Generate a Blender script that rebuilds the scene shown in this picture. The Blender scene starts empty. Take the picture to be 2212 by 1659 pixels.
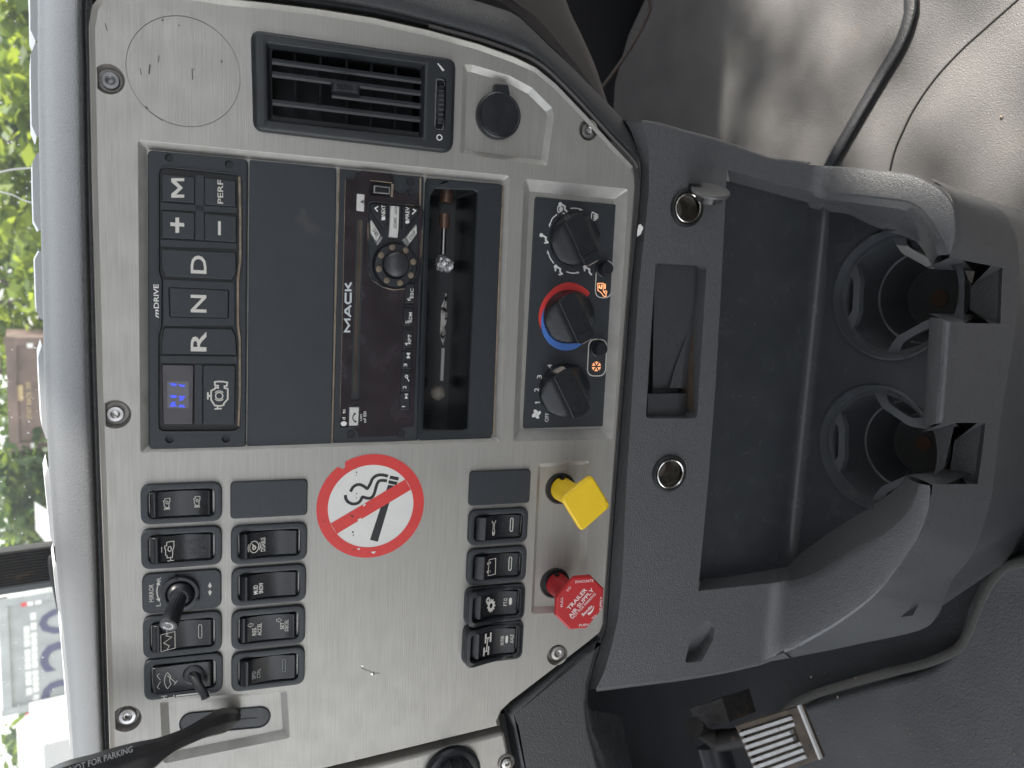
import bpy, bmesh, math, random
from mathutils import Vector, Matrix
from mathutils.geometry import tessellate_polygon
S = bpy.context.scene
COL = S.collection
rad = math.radians
random.seed(7)
# ------------------------------------------------------------------ camera
W, H, F = 2212.0, 1659.0, 1661.0          # photo measured at this size, focal length in its pixels
CAM = Vector((0, 0, 1.0))                 # cab floor is z = 0; y forward, x to the cab's right
LEAN = rad(14)                            # dash panel leans forward
DN = Vector((0, -math.sin(LEAN), -math.cos(LEAN)))   # down along the panel
LF = Vector((-1, 0, 0))
IN = Vector((0, math.cos(LEAN), -math.sin(LEAN)))    # into the dash
d1 = Vector((0.946452, 0.001257, 0.322841)).normalized()
d2 = Vector((-0.048490, 0.989202, 0.138303)); d2 = (d2 - d1 * d1.dot(d2)).normalized()
d3 = d1.cross(d2)
AX = [DN * d1[i] + LF * d2[i] + IN * d3[i] for i in range(3)]   # image right, image down, forward (world)
cam = bpy.data.cameras.new('camera'); co = bpy.data.objects.new('camera', cam); COL.objects.link(co)
R3 = Matrix((AX[0], -AX[1], -AX[2])).transposed()
co.matrix_world = Matrix.Translation(CAM) @ R3.to_4x4()
cam.sensor_width = 36; cam.lens = 36 * F / W; cam.clip_start = 0.01; cam.clip_end = 500
S.camera = co
cam.dof.use_dof = True; cam.dof.focus_distance = 0.56; cam.dof.aperture_fstop = 11   # a phone lens: the yard outside goes soft
# ------------------------------------------------------------------ light
SUN_EL, SUN_AZ = rad(47), rad(70)         # azimuth from straight ahead (+y) towards the right (+x)
w = bpy.data.worlds.new('World'); S.world = w; w.use_nodes = True
nt = w.node_tree; sky = nt.nodes.new('ShaderNodeTexSky'); sky.sky_type = 'NISHITA'; sky.sun_disc = False
sky.sun_elevation = SUN_EL; sky.sun_rotation = SUN_AZ
hz = nt.nodes.new('ShaderNodeHueSaturation'); hz.inputs['Saturation'].default_value = .20   # thin white summer haze
nt.links.new(sky.outputs[0], hz.inputs['Color']); nt.links.new(hz.outputs[0], nt.nodes['Background'].inputs[0]); nt.nodes['Background'].inputs[1].default_value = 0.15
sl = bpy.data.lights.new('sun', 'SUN'); sl.energy = 3.0; sl.angle = rad(1.2); sl.color = (1, .94, .85)
so = bpy.data.objects.new('sun', sl); COL.objects.link(so)
sd = Vector((math.cos(SUN_EL) * math.sin(SUN_AZ), math.cos(SUN_EL) * math.cos(SUN_AZ), math.sin(SUN_EL)))
so.rotation_euler = sd.to_track_quat('Z', 'Y').to_euler(); so.location = sd * 5
S.view_settings.view_transform = 'Standard'; S.view_settings.look = 'None'
S.view_settings.exposure = 1.9; S.view_settings.gamma = 1
# ------------------------------------------------------------------ pixels to places
def ray(px, py):
    return AX[0] * ((px - W / 2) / F) + AX[1] * ((py - H / 2) / F) + AX[2]
P0 = CAM + ray(800, 650) * 0.53           # a point of the dash panel
PM = Matrix.Translation(P0) @ Matrix((-LF, -DN, -IN)).transposed().to_4x4()   # panel frame: x right, y up, z to the viewer
PMI = PM.inverted()
def PT(px, py, h=0.0):                    # world point on the panel plane raised by h
    r = ray(px, py); n = -IN
    return CAM + r * ((P0 + n * h - CAM).dot(n) / r.dot(n))
def L(px, py, h=0.0):                     # same in panel coordinates (x, y)
    v = PMI @ PT(px, py, h); return (v.x, v.y)
def L3(px, py, h=0.0):
    v = PMI @ PT(px, py, h); return Vector((v.x, v.y, h))
def PZ(px, py, z):
    r = ray(px, py); return CAM + r * ((z - CAM.z) / r.z)
def PY(px, py, y):
    r = ray(px, py); return CAM + r * (y / r.y)
def poly(pts, h=0.0): return [L(a, b, h) for a, b in pts]
def box4(x0, y0, x1, y1, h=0.0):          # pixel box -> centre, width, height in the panel
    cx, cy = (x0 + x1) / 2, (y0 + y1) / 2
    c = L(cx, cy, h); a, b = L(cx, y0, h), L(cx, y1, h); e, f = L(x0, cy, h), L(x1, cy, h)
    return c[0], c[1], abs(a[0] - b[0]), abs(e[1] - f[1])
# ------------------------------------------------------------------ 2D helpers
def area(p): return sum(p[i - 1][0] * p[i][1] - p[i][0] * p[i - 1][1] for i in range(len(p))) / 2
def ccw(p): return list(p) if area(p) > 0 else list(p)[::-1]
def offset(p, d):                         # grow a ccw polygon by d (negative shrinks)
    out = []; n = len(p)
    for i in range(n):
        a, b, c = Vector(p[i - 1]), Vector(p[i]), Vector(p[(i + 1) % n])
        u = (b - a); v = (c - b)
        if u.length < 1e-9: u = v
        if v.length < 1e-9: v = u
        u.normalize(); v.normalize()
        nu, nv = Vector((u.y, -u.x)), Vector((v.y, -v.x))
        m = nu + nv
        k = max(m.dot(nu), .35)
        out.append(tuple(b + m * (d / k)))
    return out
def rnd(p, r, n=5):                       # round the corners of a polygon (r number or list)
    p = list(p)
    if area(p) < 0:
        p = p[::-1]
        if not isinstance(r, (int, float)): r = list(r)[::-1]
    out = []
    for i in range(len(p)):
        ri = r if isinstance(r, (int, float)) else r[i]
        a, b, c = Vector(p[i - 1]), Vector(p[i]), Vector(p[(i + 1) % len(p)])
        u, v = (a - b), (c - b); lu, lv = u.length, v.length; u.normalize(); v.normalize()
        ang = math.acos(max(-1, min(1, u.dot(v))))
        if ang > 3.05 or ri <= 0: out.append(tuple(b)); continue
        t = min(ri / math.tan(ang / 2), lu * .48, lv * .48)
        q0, q1 = b + u * t, b + v * t
        for k in range(n + 1):
            s = k / n
            out.append(tuple(q0.lerp(b, s).lerp(b.lerp(q1, s), s)))
    return out
def rr(cx, cy, w_, h_, r, n=5):
    a, b = w_ / 2, h_ / 2
    return rnd([(cx - a, cy - b), (cx + a, cy - b), (cx + a, cy + b), (cx - a, cy + b)], r, n)
def circ(cx, cy, r, n=40, ry=None, a0=0):
    ry = ry or r
    return [(cx + r * math.cos(a0 + 2 * math.pi * k / n), cy + ry * math.sin(a0 + 2 * math.pi * k / n)) for k in range(n)]
def cr(pts, n=6, closed=False):           # Catmull-Rom through points of any dimension
    P = [Vector(p) for p in pts]; out = []; m = len(P)
    rng = m if closed else m - 1
    for i in range(rng):
        a = P[i - 1] if (closed or i > 0) else P[0] * 2 - P[1]
        b, c = P[i], P[(i + 1) % m]
        d = P[(i + 2) % m] if (closed or i + 2 < m) else P[-1] * 2 - P[-2]
        for k in range(n):
            t = k / n
            out.append(.5 * ((2 * b) + (c - a) * t + (2 * a - 5 * b + 4 * c - d) * t * t + (3 * b - a - 3 * c + d) * t ** 3))
    if not closed: out.append(P[-1])
    return out
# ------------------------------------------------------------------ mesh builder
class MB:
    def __init__(s): s.v = []; s.f = []
    def add(s, vs, fs):
        o = len(s.v); s.v += [tuple(x) for x in vs]; s.f += [tuple(i + o for i in f) for f in fs]
    def rings(s, rs, closed=True, cap0=False, cap1=False):     # rings of 3D points
        n = len(rs[0]); o = len(s.v)
        for r in rs: s.v += [tuple(p) for p in r]
        m = n if closed else n - 1
        for i in range(len(rs) - 1):
            for k in range(m):
                a = o + i * n + k; b = o + i * n + (k + 1) % n
                s.f.append((a, b, b + n, a + n))
        if cap0: s.f.append(tuple(o + k for k in range(n))[::-1])
        if cap1: s.f.append(tuple(o + (len(rs) - 1) * n + k for k in range(n)))
        return s
    def prism(s, p, z0, z1, bev=0.0, steps=2, taper=0.0):
        p = ccw(p); q = offset(p, -taper) if taper else p
        rs = [[(x, y, z0) for x, y in p]]
        if bev:
            for k in range(steps + 1):
                a = math.pi / 2 * k / steps
                rs.append([(x, y, z1 - bev + bev * math.sin(a)) for x, y in offset(q, -bev * (1 - math.cos(a)))])
        else: rs.append([(x, y, z1) for x, y in q])
        return s.rings(rs, cap1=True)
    def ring(s, po, pi, z0, z1, bev=0.0, zi=None):             # frame: outer wall, flat top, inner wall; po and pi same count
        po, pi = ccw(po), ccw(pi)
        n = max(len(po), len(pi))
        if len(po) != len(pi): po, pi = resample(po, 96), resample(pi, 96); pi = align(po, pi)
        zi = z0 if zi is None else zi
        rs = [[(x, y, z0) for x, y in po]]
        if bev:
            rs += [[(x, y, z1 - bev) for x, y in po], [(x, y, z1 - bev * .3) for x, y in offset(po, -bev * .3)], [(x, y, z1) for x, y in offset(po, -bev)],
                   [(x, y, z1) for x, y in offset(pi, bev)], [(x, y, z1 - bev * .3) for x, y in offset(pi, bev * .3)], [(x, y, z1 - bev) for x, y in pi]]
        else: rs += [[(x, y, z1) for x, y in po], [(x, y, z1) for x, y in pi]]
        rs.append([(x, y, zi) for x, y in pi])
        return s.rings(rs)
    def lathe(s, cx, cy, prof, n=40, cap=True, a0=0):          # profile (r, z)
        return s.rings([[(cx + r * math.cos(a0 + 2 * math.pi * k / n), cy + r * math.sin(a0 + 2 * math.pi * k / n), z) for k in range(n)] for r, z in prof], cap1=cap)
    def plate(s, outer, holes, z):                             # flat sheet with holes
        loops = [[Vector((x, y, 0)) for x, y in l] for l in [outer] + list(holes)]
        fl = [p for l in loops for p in l]
        s.add([(p.x, p.y, z) for p in fl], tessellate_polygon(loops))
        return s
    def flat(s, p, z):
        return s.plate(p, [], z)
    def rows(s, rs): return s.rings(rs, closed=False)
    def tube(s, pts, r, n=10, closed=False, caps=True, flat=1.0):
        P = [Vector(p) for p in pts]; rs = []
        up = Vector((.13, .21, 1)).normalized()
        for i, p in enumerate(P):
            a = P[i - 1] if (i or closed) else p; b = P[(i + 1) % len(P)] if (i + 1 < len(P) or closed) else p
            t = (b - a).normalized(); u = up.cross(t)
            if u.length < .05: u = Vector((1, 0, 0)).cross(t)
            u.normalize(); v = t.cross(u)
            ri = r if isinstance(r, (int, float)) else r[i]
            rs.append([p + u * (ri * math.cos(2 * math.pi * k / n)) + v * (ri * flat * math.sin(2 * math.pi * k / n)) for k in range(n)])
        if closed: rs.append(rs[0])
        return s.rings(rs, cap0=caps and not closed, cap1=caps and not closed)
    def stroke(s, pts, w_, zf, closed=False):                  # mitred flat line
        P = [Vector(p) for p in pts]; n = len(P); lft, rgt = [], []
        for i in range(n):
            a = P[i - 1] if (i or closed) else None; c = P[(i + 1) % n] if (i + 1 < n or closed) else None
            b = P[i]
            u = (b - a).normalized() if a is not None and (b - a).length > 1e-9 else None
            v = (c - b).normalized() if c is not None and (c - b).length > 1e-9 else None
            u = u or v; v = v or u
            nu, nv = Vector((-u.y, u.x)), Vector((-v.y, v.x)); m = nu + nv
            if m.length < .2: m = nu * 1.0; k = 1
            else: k = max(m.dot(nu), .5)
            q = m * (w_ / 2 / k)
            lft.append(b + q); rgt.append(b - q)
        f = zf if callable(zf) else (lambda x, y: zf)
        o = len(s.v)
        for a, b in zip(lft, rgt): s.v += [(a.x, a.y, f(a.x, a.y)), (b.x, b.y, f(b.x, b.y))]
        for i in range(n if closed else n - 1):
            j = (i + 1) % n
            s.f.append((o + 2 * i, o + 2 * i + 1, o + 2 * j + 1, o + 2 * j))
        return s
    def build(s, name, m, parent=None, base=(0, 0, 0), frame=None, smooth=35, label=None, kind=None):
        me = bpy.data.meshes.new(name)
        b = Vector(base)
        me.from_pydata([tuple(Vector(v) - b) for v in s.v], [], s.f); me.validate(); 
        bm = bmesh.new(); bm.from_mesh(me)
        bmesh.ops.remove_doubles(bm, verts=bm.verts, dist=2e-6)
        bmesh.ops.recalc_face_normals(bm, faces=bm.faces); bm.to_mesh(me); bm.free()
        me.materials.append(m)
        if smooth:
            for p in me.polygons: p.use_smooth = True
            me.set_sharp_from_angle(angle=rad(smooth))
        o = bpy.data.objects.new(name, me); COL.objects.link(o)
        if smooth:
            wn = o.modifiers.new('weighted', 'WEIGHTED_NORMAL'); wn.keep_sharp = True; wn.weight = 80
        if parent is not None:
            o.parent = parent
        else:
            o.matrix_world = (frame or Matrix.Identity(4)) @ Matrix.Translation(b)
        if label: o['label'] = label
        if kind: o['kind'] = kind
        return o
def resample(p, n):
    P = [Vector(a) for a in p]; d = [0]
    for i in range(len(P)): d.append(d[-1] + (P[(i + 1) % len(P)] - P[i]).length)
    out = []
    for k in range(n):
        t = d[-1] * k / n; i = 0
        while d[i + 1] < t: i += 1
        s = (t - d[i]) / max(d[i + 1] - d[i], 1e-12)
        out.append(tuple(P[i].lerp(P[(i + 1) % len(P)], s)))
    return out
def align(a, b):
    k = min(range(len(b)), key=lambda i: (b[i][0] - a[0][0]) ** 2 + (b[i][1] - a[0][1]) ** 2)
    return b[k:] + b[:k]
class T:                                   # a thing: an Empty at its base; parts are built in the panel frame (or the world)
    def __init__(s, name, label, cat, base=(0, 0, 0), panel=True, group=None):
        o = bpy.data.objects.new(name, None); COL.objects.link(o); o.empty_display_size = .01
        s.o = o; s.b = Vector(base); s.panel = panel
        o.matrix_world = (PM if panel else Matrix.Identity(4)) @ Matrix.Translation(s.b)
        o['label'] = label; o['category'] = cat
        if group: o['group'] = group
    def part(s, mb, name, m, parent=None, **k): return mb.build(name, m, parent or s.o, base=s.b, **k)
def tag(o, label, cat, group=None):
    o['label'] = label; o['category'] = cat
    if group: o['group'] = group
    return o
# lettering: glyph outlines turned into flat mesh, fitted to a box
TXT = {}
def glyphs(s, bold=0.0, shear=0.0):
    k = (s, bold, shear)
    if k not in TXT:
        c = bpy.data.curves.new('lettering', 'FONT'); c.body = s; c.size = 1; c.offset = bold * .45; c.shear = shear; c.resolution_u = 3
        o = bpy.data.objects.new('lettering', c); COL.objects.link(o)
        bpy.context.view_layer.update()
        me = bpy.data.meshes.new_from_object(o.evaluated_get(bpy.context.evaluated_depsgraph_get()))
        vs = [tuple(v.co) for v in me.vertices]; fs = [tuple(p.vertices) for p in me.polygons]
        bpy.data.objects.remove(o); bpy.data.curves.remove(c); bpy.data.meshes.remove(me)
        x0, x1 = min(v[0] for v in vs), max(v[0] for v in vs); y0, y1 = min(v[1] for v in vs), max(v[1] for v in vs)
        TXT[k] = ([((v[0] - x0) / (x1 - x0) - .5, (v[1] - y0) / (y1 - y0) - .5) for v in vs], fs)
    return TXT[k]
def text(mb, s, cx, cy, w_, h_, zf, bold=0.0, shear=0.0, rot=0.0):
    vs, fs = glyphs(s, bold, shear); c, d = math.cos(rot), math.sin(rot)
    f = zf if callable(zf) else (lambda x, y: zf)
    out = []
    for x, y in vs:
        x, y = x * w_, y * h_; X, Y = cx + x * c - y * d, cy + x * d + y * c
        out.append((X, Y, f(X, Y)))
    mb.add(out, fs); return mb
def ptext(mb, s, x0, y0, x1, y1, h, **k):  # lettering in a pixel box (read upwards in the picture)
    cx, cy, w_, h_ = box4(x0, y0, x1, y1, h); return text(mb, s, cx, cy, w_, h_, k.pop('zf', h + .00025), **k)
# ------------------------------------------------------------------ materials
def lin(c): return tuple(((v / 255 + .055) / 1.055) ** 2.4 if v / 255 > .04045 else v / 255 / 12.92 for v in c)
def mat(name, base, rough=.5, metal=0.0, bump=None, var=None, emit=None, spec=.5, rvar=0.0, coat=0.0, dust=None):
    m = bpy.data.materials.new(name); m.use_nodes = True; t = m.node_tree; N, K = t.nodes, t.links
    b = N['Principled BSDF']; b.inputs['Base Color'].default_value = (*base, 1); b.inputs['Roughness'].default_value = rough
    b.inputs['Metallic'].default_value = metal; b.inputs['Specular IOR Level'].default_value = spec; b.inputs['Coat Weight'].default_value = coat
    tc = N.new('ShaderNodeTexCoord')
    def noise(scale, stretch=(1, 1, 1), detail=4, kind='ShaderNodeTexNoise'):
        mp = N.new('ShaderNodeMapping'); mp.inputs['Scale'].default_value = stretch; K.new(tc.outputs['Object'], mp.inputs[0])
        n = N.new(kind); n.inputs['Scale'].default_value = scale
        if kind == 'ShaderNodeTexNoise': n.inputs['Detail'].default_value = detail
        K.new(mp.outputs[0], n.inputs['Vector']); return n
    col = None
    if var:                                # (scale, amount, stretch): value variation
        n = noise(var[0], var[2] if len(var) > 2 else (1, 1, 1), 5)
        r = N.new('ShaderNodeMapRange'); r.inputs['To Min'].default_value = 1 - var[1]; r.inputs['To Max'].default_value = 1 + var[1]
        r.inputs['From Min'].default_value = .25; r.inputs['From Max'].default_value = .75
        K.new(n.outputs[0], r.inputs[0])
        mx = N.new('ShaderNodeMix'); mx.data_type = 'RGBA'; mx.blend_type = 'MULTIPLY'; mx.inputs[0].default_value = 1
        mx.inputs[6].default_value = (*base, 1); K.new(r.outputs[0], mx.inputs[7]); col = mx.outputs[2]
    if dust:                               # (scale, threshold, colour): specks and smears of dirt
        n = noise(dust[0], (1, 1, 1), 8); r = N.new('ShaderNodeMapRange'); r.inputs['From Min'].default_value = dust[1]; r.inputs['From Max'].default_value = dust[1] + .12
        r.inputs['To Max'].default_value = dust[3] if len(dust) > 3 else .8
        K.new(n.outputs[0], r.inputs[0])
        mx = N.new('ShaderNodeMix'); mx.data_type = 'RGBA'; K.new(r.outputs[0], mx.inputs[0])
        if col: K.new(col, mx.inputs[6])
        else: mx.inputs[6].default_value = (*base, 1)
        mx.inputs[7].default_value = (*dust[2], 1); col = mx.outputs[2]
    if col: K.new(col, b.inputs['Base Color'])
    if rvar:
        n = noise(60, (1, 1, 1), 6); r = N.new('ShaderNodeMapRange'); r.inputs['To Min'].default_value = max(0, rough - rvar); r.inputs['To Max'].default_value = rough + rvar
        r.inputs['From Min'].default_value = .3; r.inputs['From Max'].default_value = .7
        K.new(n.outputs[0], r.inputs[0]); K.new(r.outputs[0], b.inputs['Roughness'])
    if bump:                               # (scale, distance, stretch, kind)
        n = noise(bump[0], bump[2] if len(bump) > 2 else (1, 1, 1), 3, bump[3] if len(bump) > 3 else 'ShaderNodeTexNoise')
        bp = N.new('ShaderNodeBump'); bp.inputs['Strength'].default_value = 1; bp.inputs['Distance'].default_value = bump[1]
        K.new(n.outputs[0], bp.inputs['Height']); K.new(bp.outputs[0], b.inputs['Normal'])
    if emit: b.inputs['Emission Color'].default_value = (*emit[0], 1); b.inputs['Emission Strength'].default_value = emit[1]
    return m
VOR = 'ShaderNodeTexVoronoi'
DUST = (.16, .12, .085)
SILVER = mat('silver_paint', (.37, .358, .332), .42, .45, (300, .00012, (.12, 6, 1)), (220, .10, (.1, 5, 1)), rvar=.06)
SILVEREDGE = mat('silver_edge', (.44, .43, .405), .40, .30, (300, .00010, (.3, 3, 1)), (120, .10, (1, 1, 1)), dust=(35, .60, (.28, .23, .17), .5))
PLAST = mat('black_plastic', (.017, .021, .026), .48, 0, (1400, .00012), (300, .12), dust=(420, .70, DUST, .35))
PLASTS = mat('black_plastic_satin', (.013, .015, .019), .36, 0, (900, .00003), (90, .15), rvar=.08, dust=(260, .72, DUST, .3))
DARK = mat('dark_cavity', (.008, .008, .009), .6)
GLOSS = mat('gloss_fascia', (.022, .016, .021), .22, 0, (500, .00002, (1, .3, 1)), (60, .25), rvar=.10, dust=(700, .68, (.10, .08, .08), .25))
PAD = mat('pad_skin', (.052, .052, .052), .42, 0, (800, .0008), (300, .12))
TRIM = mat('trim_skin', (.046, .048, .051), .48, 0, (900, .0005), (300, .12), dust=(700, .72, (.2, .18, .15), .4))
CONS = mat('console_plastic', (.098, .100, .104), .31, 0, (900, .0006), (240, .10), dust=(500, .72, (.18, .16, .13), .35))
CONSIN = mat('console_smooth', (.040, .043, .048), .25, 0, (1200, .00008), (60, .12), dust=(900, .72, (.10, .09, .08), .25), rvar=.04)
RUBBER = mat('rubber', (.014, .014, .015), .55, 0, None, (80, .3), dust=(60, .60, (.09, .06, .04), .5))
VINYL = mat('floor_vinyl', (.112, .108, .107), .46, 0, (650, .0007), (18, .16), dust=(14, .62, (.17, .14, .12), .4))
VINYLD = mat('floor_vinyl_dark', (.105, .108, .112), .44, 0, (520, .0012), (18, .14), dust=(9, .58, (.11, .095, .08), .5))
KNEE = mat('knee_panel', (.105, .095, .090), .5, 0, (500, .0004), (20, .1))
WHITE = mat('white_print', (.78, .77, .74), .5)
CREAM = mat('cream_print', (.62, .60, .55), .5)
GREYP = mat('grey_print', (.26, .27, .27), .5)
DIM = mat('dim_print', (.07, .075, .08), .5)
BTNW = mat('white_button', (.62, .61, .58), .38, 0, None, (60, .06))
BTNG = mat('grey_button', (.30, .30, .29), .35)
CHROME = mat('chrome', (.62, .61, .58), .22, 1.0, (300, .0001), (60, .2))
STEEL = mat('steel', (.42, .41, .40), .34, 1.0, (200, .0002), (90, .25), dust=(120, .6, (.12, .09, .06), .5))
SCREW = mat('screw_grey', (.20, .20, .20), .36, .6, None, (200, .2))
RED = mat('red_print', (.68, .050, .045), .42, 0, None, (60, .06), dust=(130, .70, (.75, .45, .42), .7))
REDK = mat('red_knob', (.38, .018, .022), .42, 0, (700, .00008), (80, .15), dust=(200, .68, (.4, .12, .10), .4))
YEL = mat('yellow_knob', (.90, .60, .022), .40, 0, (900, .00005), (60, .05), dust=(160, .70, (.45, .28, .03), .5))
BLUE = mat('blue_print', (.075, .20, .58), .45)
PAPER = mat('sticker_white', (.74, .735, .70), .42, 0, None, (50, .05), dust=(110, .66, (.55, .47, .38), .6))
INK = mat('black_ink', (.018, .019, .021), .45)
DUSTM = mat('dust', (.24, .19, .14), .9, 0, (700, .0006), (150, .35))
ORL = mat('lit_orange', (.6, .25, .1), .5, emit=((1, .42, .20), .32))
BLL = mat('lit_blue', (.02, .03, .3), .5, emit=((.05, .08, 1.0), .36))
LCD = mat('lcd_pane', (.050, .045, .060), .18, 0, None, (60, .2), coat=.3)
BRONZE = mat('bronze', (.16, .10, .075), .4, .6)
FOIL = mat('foil', (.55, .54, .55), .3, .6, (500, .001))
# ================================================================== DASH PANEL
outline = [(243,1760),(239,1659),(226,1244),(211,829),(200,415),(195,165),(193,60),(200,15),(225,-15),(300,-22),(400,-12),(475,0),(553,8),(680,23),(803,42),(920,68),(1030,98),(1106,125),(1156,147),(1200,183),(1266,252),(1320,312),(1365,360),(1376,380),(1377,405),(1361,620),(1345,829),(1329,1040),(1314,1244),(1307,1350),(1299,1369),(1280,1385),(1200,1447),(1106,1519),(1086,1538),(1079,1556),(1083,1571),(900,1616),(723,1659),(420,1735)]
zl = [.0032 if (b < 130 and a > 215) else .0009 if (b < 380 and a > 215) else (.0012 if (b < 200 or a < 260) else -.004) for a, b in outline]
EDGE = poly(outline, -.001)
if area(EDGE) < 0: EDGE = EDGE[::-1]; zl = zl[::-1]
FACE = offset(EDGE, -.0034)
panel = T('dashboard_fascia', 'brushed silver dashboard panel carrying the switches, radio and vent', 'dashboard panel', L(700, 800) + (0,))
def recess(name, outer, depth, inset, r=.0025, floor=True, m=SILVEREDGE, cut=()):
    q = ccw(poly(outer)); g = lambda d: rnd(offset(q, -d), max(r - d, .0005), 6)
    o, i0, i1, i2 = g(0), g(.0005), g(inset - .0005), g(inset)
    mb = MB(); mb.rings([[(x, y, z) for x, y in p] for p, z in ((o, 0), (i0, -.0004), (i1, -depth + .0004), (i2, -depth))])
    w_ = panel.part(mb, name, m)
    mb = MB(); mb.plate(i2, cut, -depth); panel.part(mb, 'recess_floor', SILVER, parent=w_)
    return o
holes = []
holes.append(recess('radio_recess', [(297,302),(1100,379),(1081,955),(303,979)], .006, .0046, cut=[poly([(927,402),(1036,406),(1015,934),(909,934)], -.006)]))
holes.append(recess('climate_recess', [(1132,386),(1357,408),(1324,950),(1108,953)], .008, .0075, .003))
holes.append(recess('socket_recess', [(1000,138),(1022,140),(1100,163),(1150,190),(1193,233),(1197,250),(1182,358),(994,333)], .0035, .004, .0022))
holes.append(recess('knob_recess', [(1162,1002),(1273,995),(1263,1322),(1147,1326)], .0045, .004, .003))
holes.append(recess('lever_recess', [(345,1513),(620,1490),(627,1594),(352,1650)], .005, .0048, .003))
# blank disc with its seam
dc = L(398.5, 155.5); dr = box4(275, 35, 522, 276)
dR = (dr[2] + dr[3]) / 4
disc_o, disc_i = circ(dc[0], dc[1], dR, 90), circ(dc[0], dc[1], dR - .00055, 90)
mb = MB(); mb.rings([[(x, y, z) for x, y in p] for p, z in ((disc_o, 0), (disc_o, -.0009), (disc_i, -.0009), (disc_i, 0))]); mb.flat(disc_i, 0)
panel.part(mb, 'blank_disc', SILVER); holes.append(disc_o)
SCREWS = [(235,171,34,20,237,172), (249,895,33,18,248,896), (273,1553,30.5,18,274,1552), (1271,281,22,16,1273,282), (1204,1415,22,15,1207,1414)]
screw_cups = []
for a, b, r, r2, c, d in SCREWS:
    k = L(a, b); R = box4(a - r, b - r, a + r, b + r); R = (R[2] + R[3]) / 4
    o = circ(*k, R, 40); screw_cups.append((k, R, r2 / r)); holes.append(o)
holes.append(poly([(575,94),(916,139),(912,298),(579,262)]))
mb = MB()
mb.plate(FACE, holes, 0)
mid = offset(EDGE, -.0022)
mb.rings([[(x, y, z * f + g) for (x, y), z in zip(p, zl)] for p, f, g in ((FACE, 0, 0), (offset(EDGE, -.0030), .04, 0), (offset(EDGE, -.0005), .95, 0), (EDGE, .97, -.0003), (EDGE, 0, -.09))])
panel.part(mb, 'panel_face', SILVER, smooth=30)
# marks and nicks on the paint
mk = MB()
for x0, y0, x1, y1, w_ in [(227,50,232,67,1.8),(324,139,322,160,3),(303,148,305,162,1.6),(344,120,342,135,1.5),(415,148,416,172,2.2),(420,147,419,152,1),(353,45,350,42,4),(385,56,388,54,2),(478,130,480,135,2.5),(314,230,320,236,3),(322,240,352,262,1.2)]:
    mk.stroke([L(x0, y0), L(x1, y1)], w_ * .00030, .00012)
panel.part(mk, 'scuff_mark', mat('scuff', (.09, .085, .08), .6), kind='stuff')
mk = MB(); mk.stroke(poly([(780,1438),(782,1443),(790,1447),(797,1449),(803,1452),(806,1456),(812,1454),(820,1454)]), .00055, .00012)
mk.flat(rnd(poly([(803,1452),(808,1451),(810,1456),(804,1459)]), .0003), .00016)
panel.part(mk, 'scratch', mat('scratch', (.14, .135, .13), .5))
mk = MB(); mk.flat(rnd(poly([(799,1456),(805,1453),(805,1460)]), .0002), .0002); mk.stroke(poly([(780,1437),(784,1440)]), .0008, .0002); panel.part(mk, 'scratch_glint', CHROME, kind='stuff')
for i, (k, R, q) in enumerate(screw_cups):
    lab = ['silver panel screw beside the blank round disc seam', 'silver panel screw left of the shift button pad', 'silver panel screw beside the hand lever slot', 'silver panel screw near the angled corner by the capped socket', 'silver panel screw near the edge below the red octagonal knob'][i]
    t = T('panel_screw', lab, 'screw', (*k, 0), group='panel screws')
    cup = MB(); cup.lathe(*k, [(R, 0), (R * .97, -.0006), (R * .80, -.0042), (R * .76, -.0045), (.0005, -.0045)], 40)
    t.part(cup, 'screw_cup', mat('cup%d' % i, (.24, .225, .21), .5, .3, None, (200, .3), dust=(180, .55, (.12, .09, .065), .7)) if i == 0 else bpy.data.materials['cup0'])
    c = L(SCREWS[i][4], SCREWS[i][5]); rh = R * q
    hd = MB(); hd.lathe(*c, [(rh, -.0045), (rh, -.0024), (rh * .92, -.0018), (rh * .55, -.0016), (rh * .50, -.0019), (rh * .46, -.0020)], 36, cap=False)
    ho = [(c[0] + rh * (.46 if j % 2 == 0 else .40) * math.cos(j * math.pi / 6), c[1] + rh * (.46 if j % 2 == 0 else .40) * math.sin(j * math.pi / 6)) for j in range(12)]
    hi = [(c[0] + (x - c[0]) * .72, c[1] + (y - c[1]) * .72) for x, y in ho]
    hd.rings([[(x, y, z) for x, y in p] for p, z in ((ho, -.0020), (hi, -.0022), (hi, -.0042))], cap1=True)
    t.part(hd, 'screw_head', SCREW if i < 1 else STEEL)
# ================================================================== WING PANEL, CORNER TRIM
wing = T('wing_panel', 'silver side panel at the bottom edge of the picture beyond a dark groove', 'dashboard panel', L(800, 1700) + (0,))
wp = [(1089,1580),(1101,1640),(1112,1760),(380,1800),(420,1752),(723,1672),(900,1629)]
mb = MB(); mb.prism(rnd(poly(wp, -.004), .004, 6), -.03, -.003, .003, 4); wing.part(mb, 'panel_face', SILVER)
t = T('panel_screw', 'silver panel screw at the bottom edge on the side panel', 'screw', L(1092, 1645) + (0,), group='panel screws')
k = L(1093, 1646, -.003); mb = MB(); mb.lathe(*k, [(.0072, -.0029), (.0068, -.0018), (.0058, -.0014), (.0052, -.0028)], 32); t.part(mb, 'screw_cup', bpy.data.materials['cup0'])
mb = MB(); mb.lathe(*k, [(.0045, -.0028), (.0045, -.0004), (.004, .0000), (.0019, .0002), (.0015, -.0015)], 32); t.part(mb, 'screw_head', STEEL)
kt = T('lamp_knob', 'black fluted rotary knob cut by the bottom edge of the picture', 'knob', L(980, 1672) + (0,))
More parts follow.
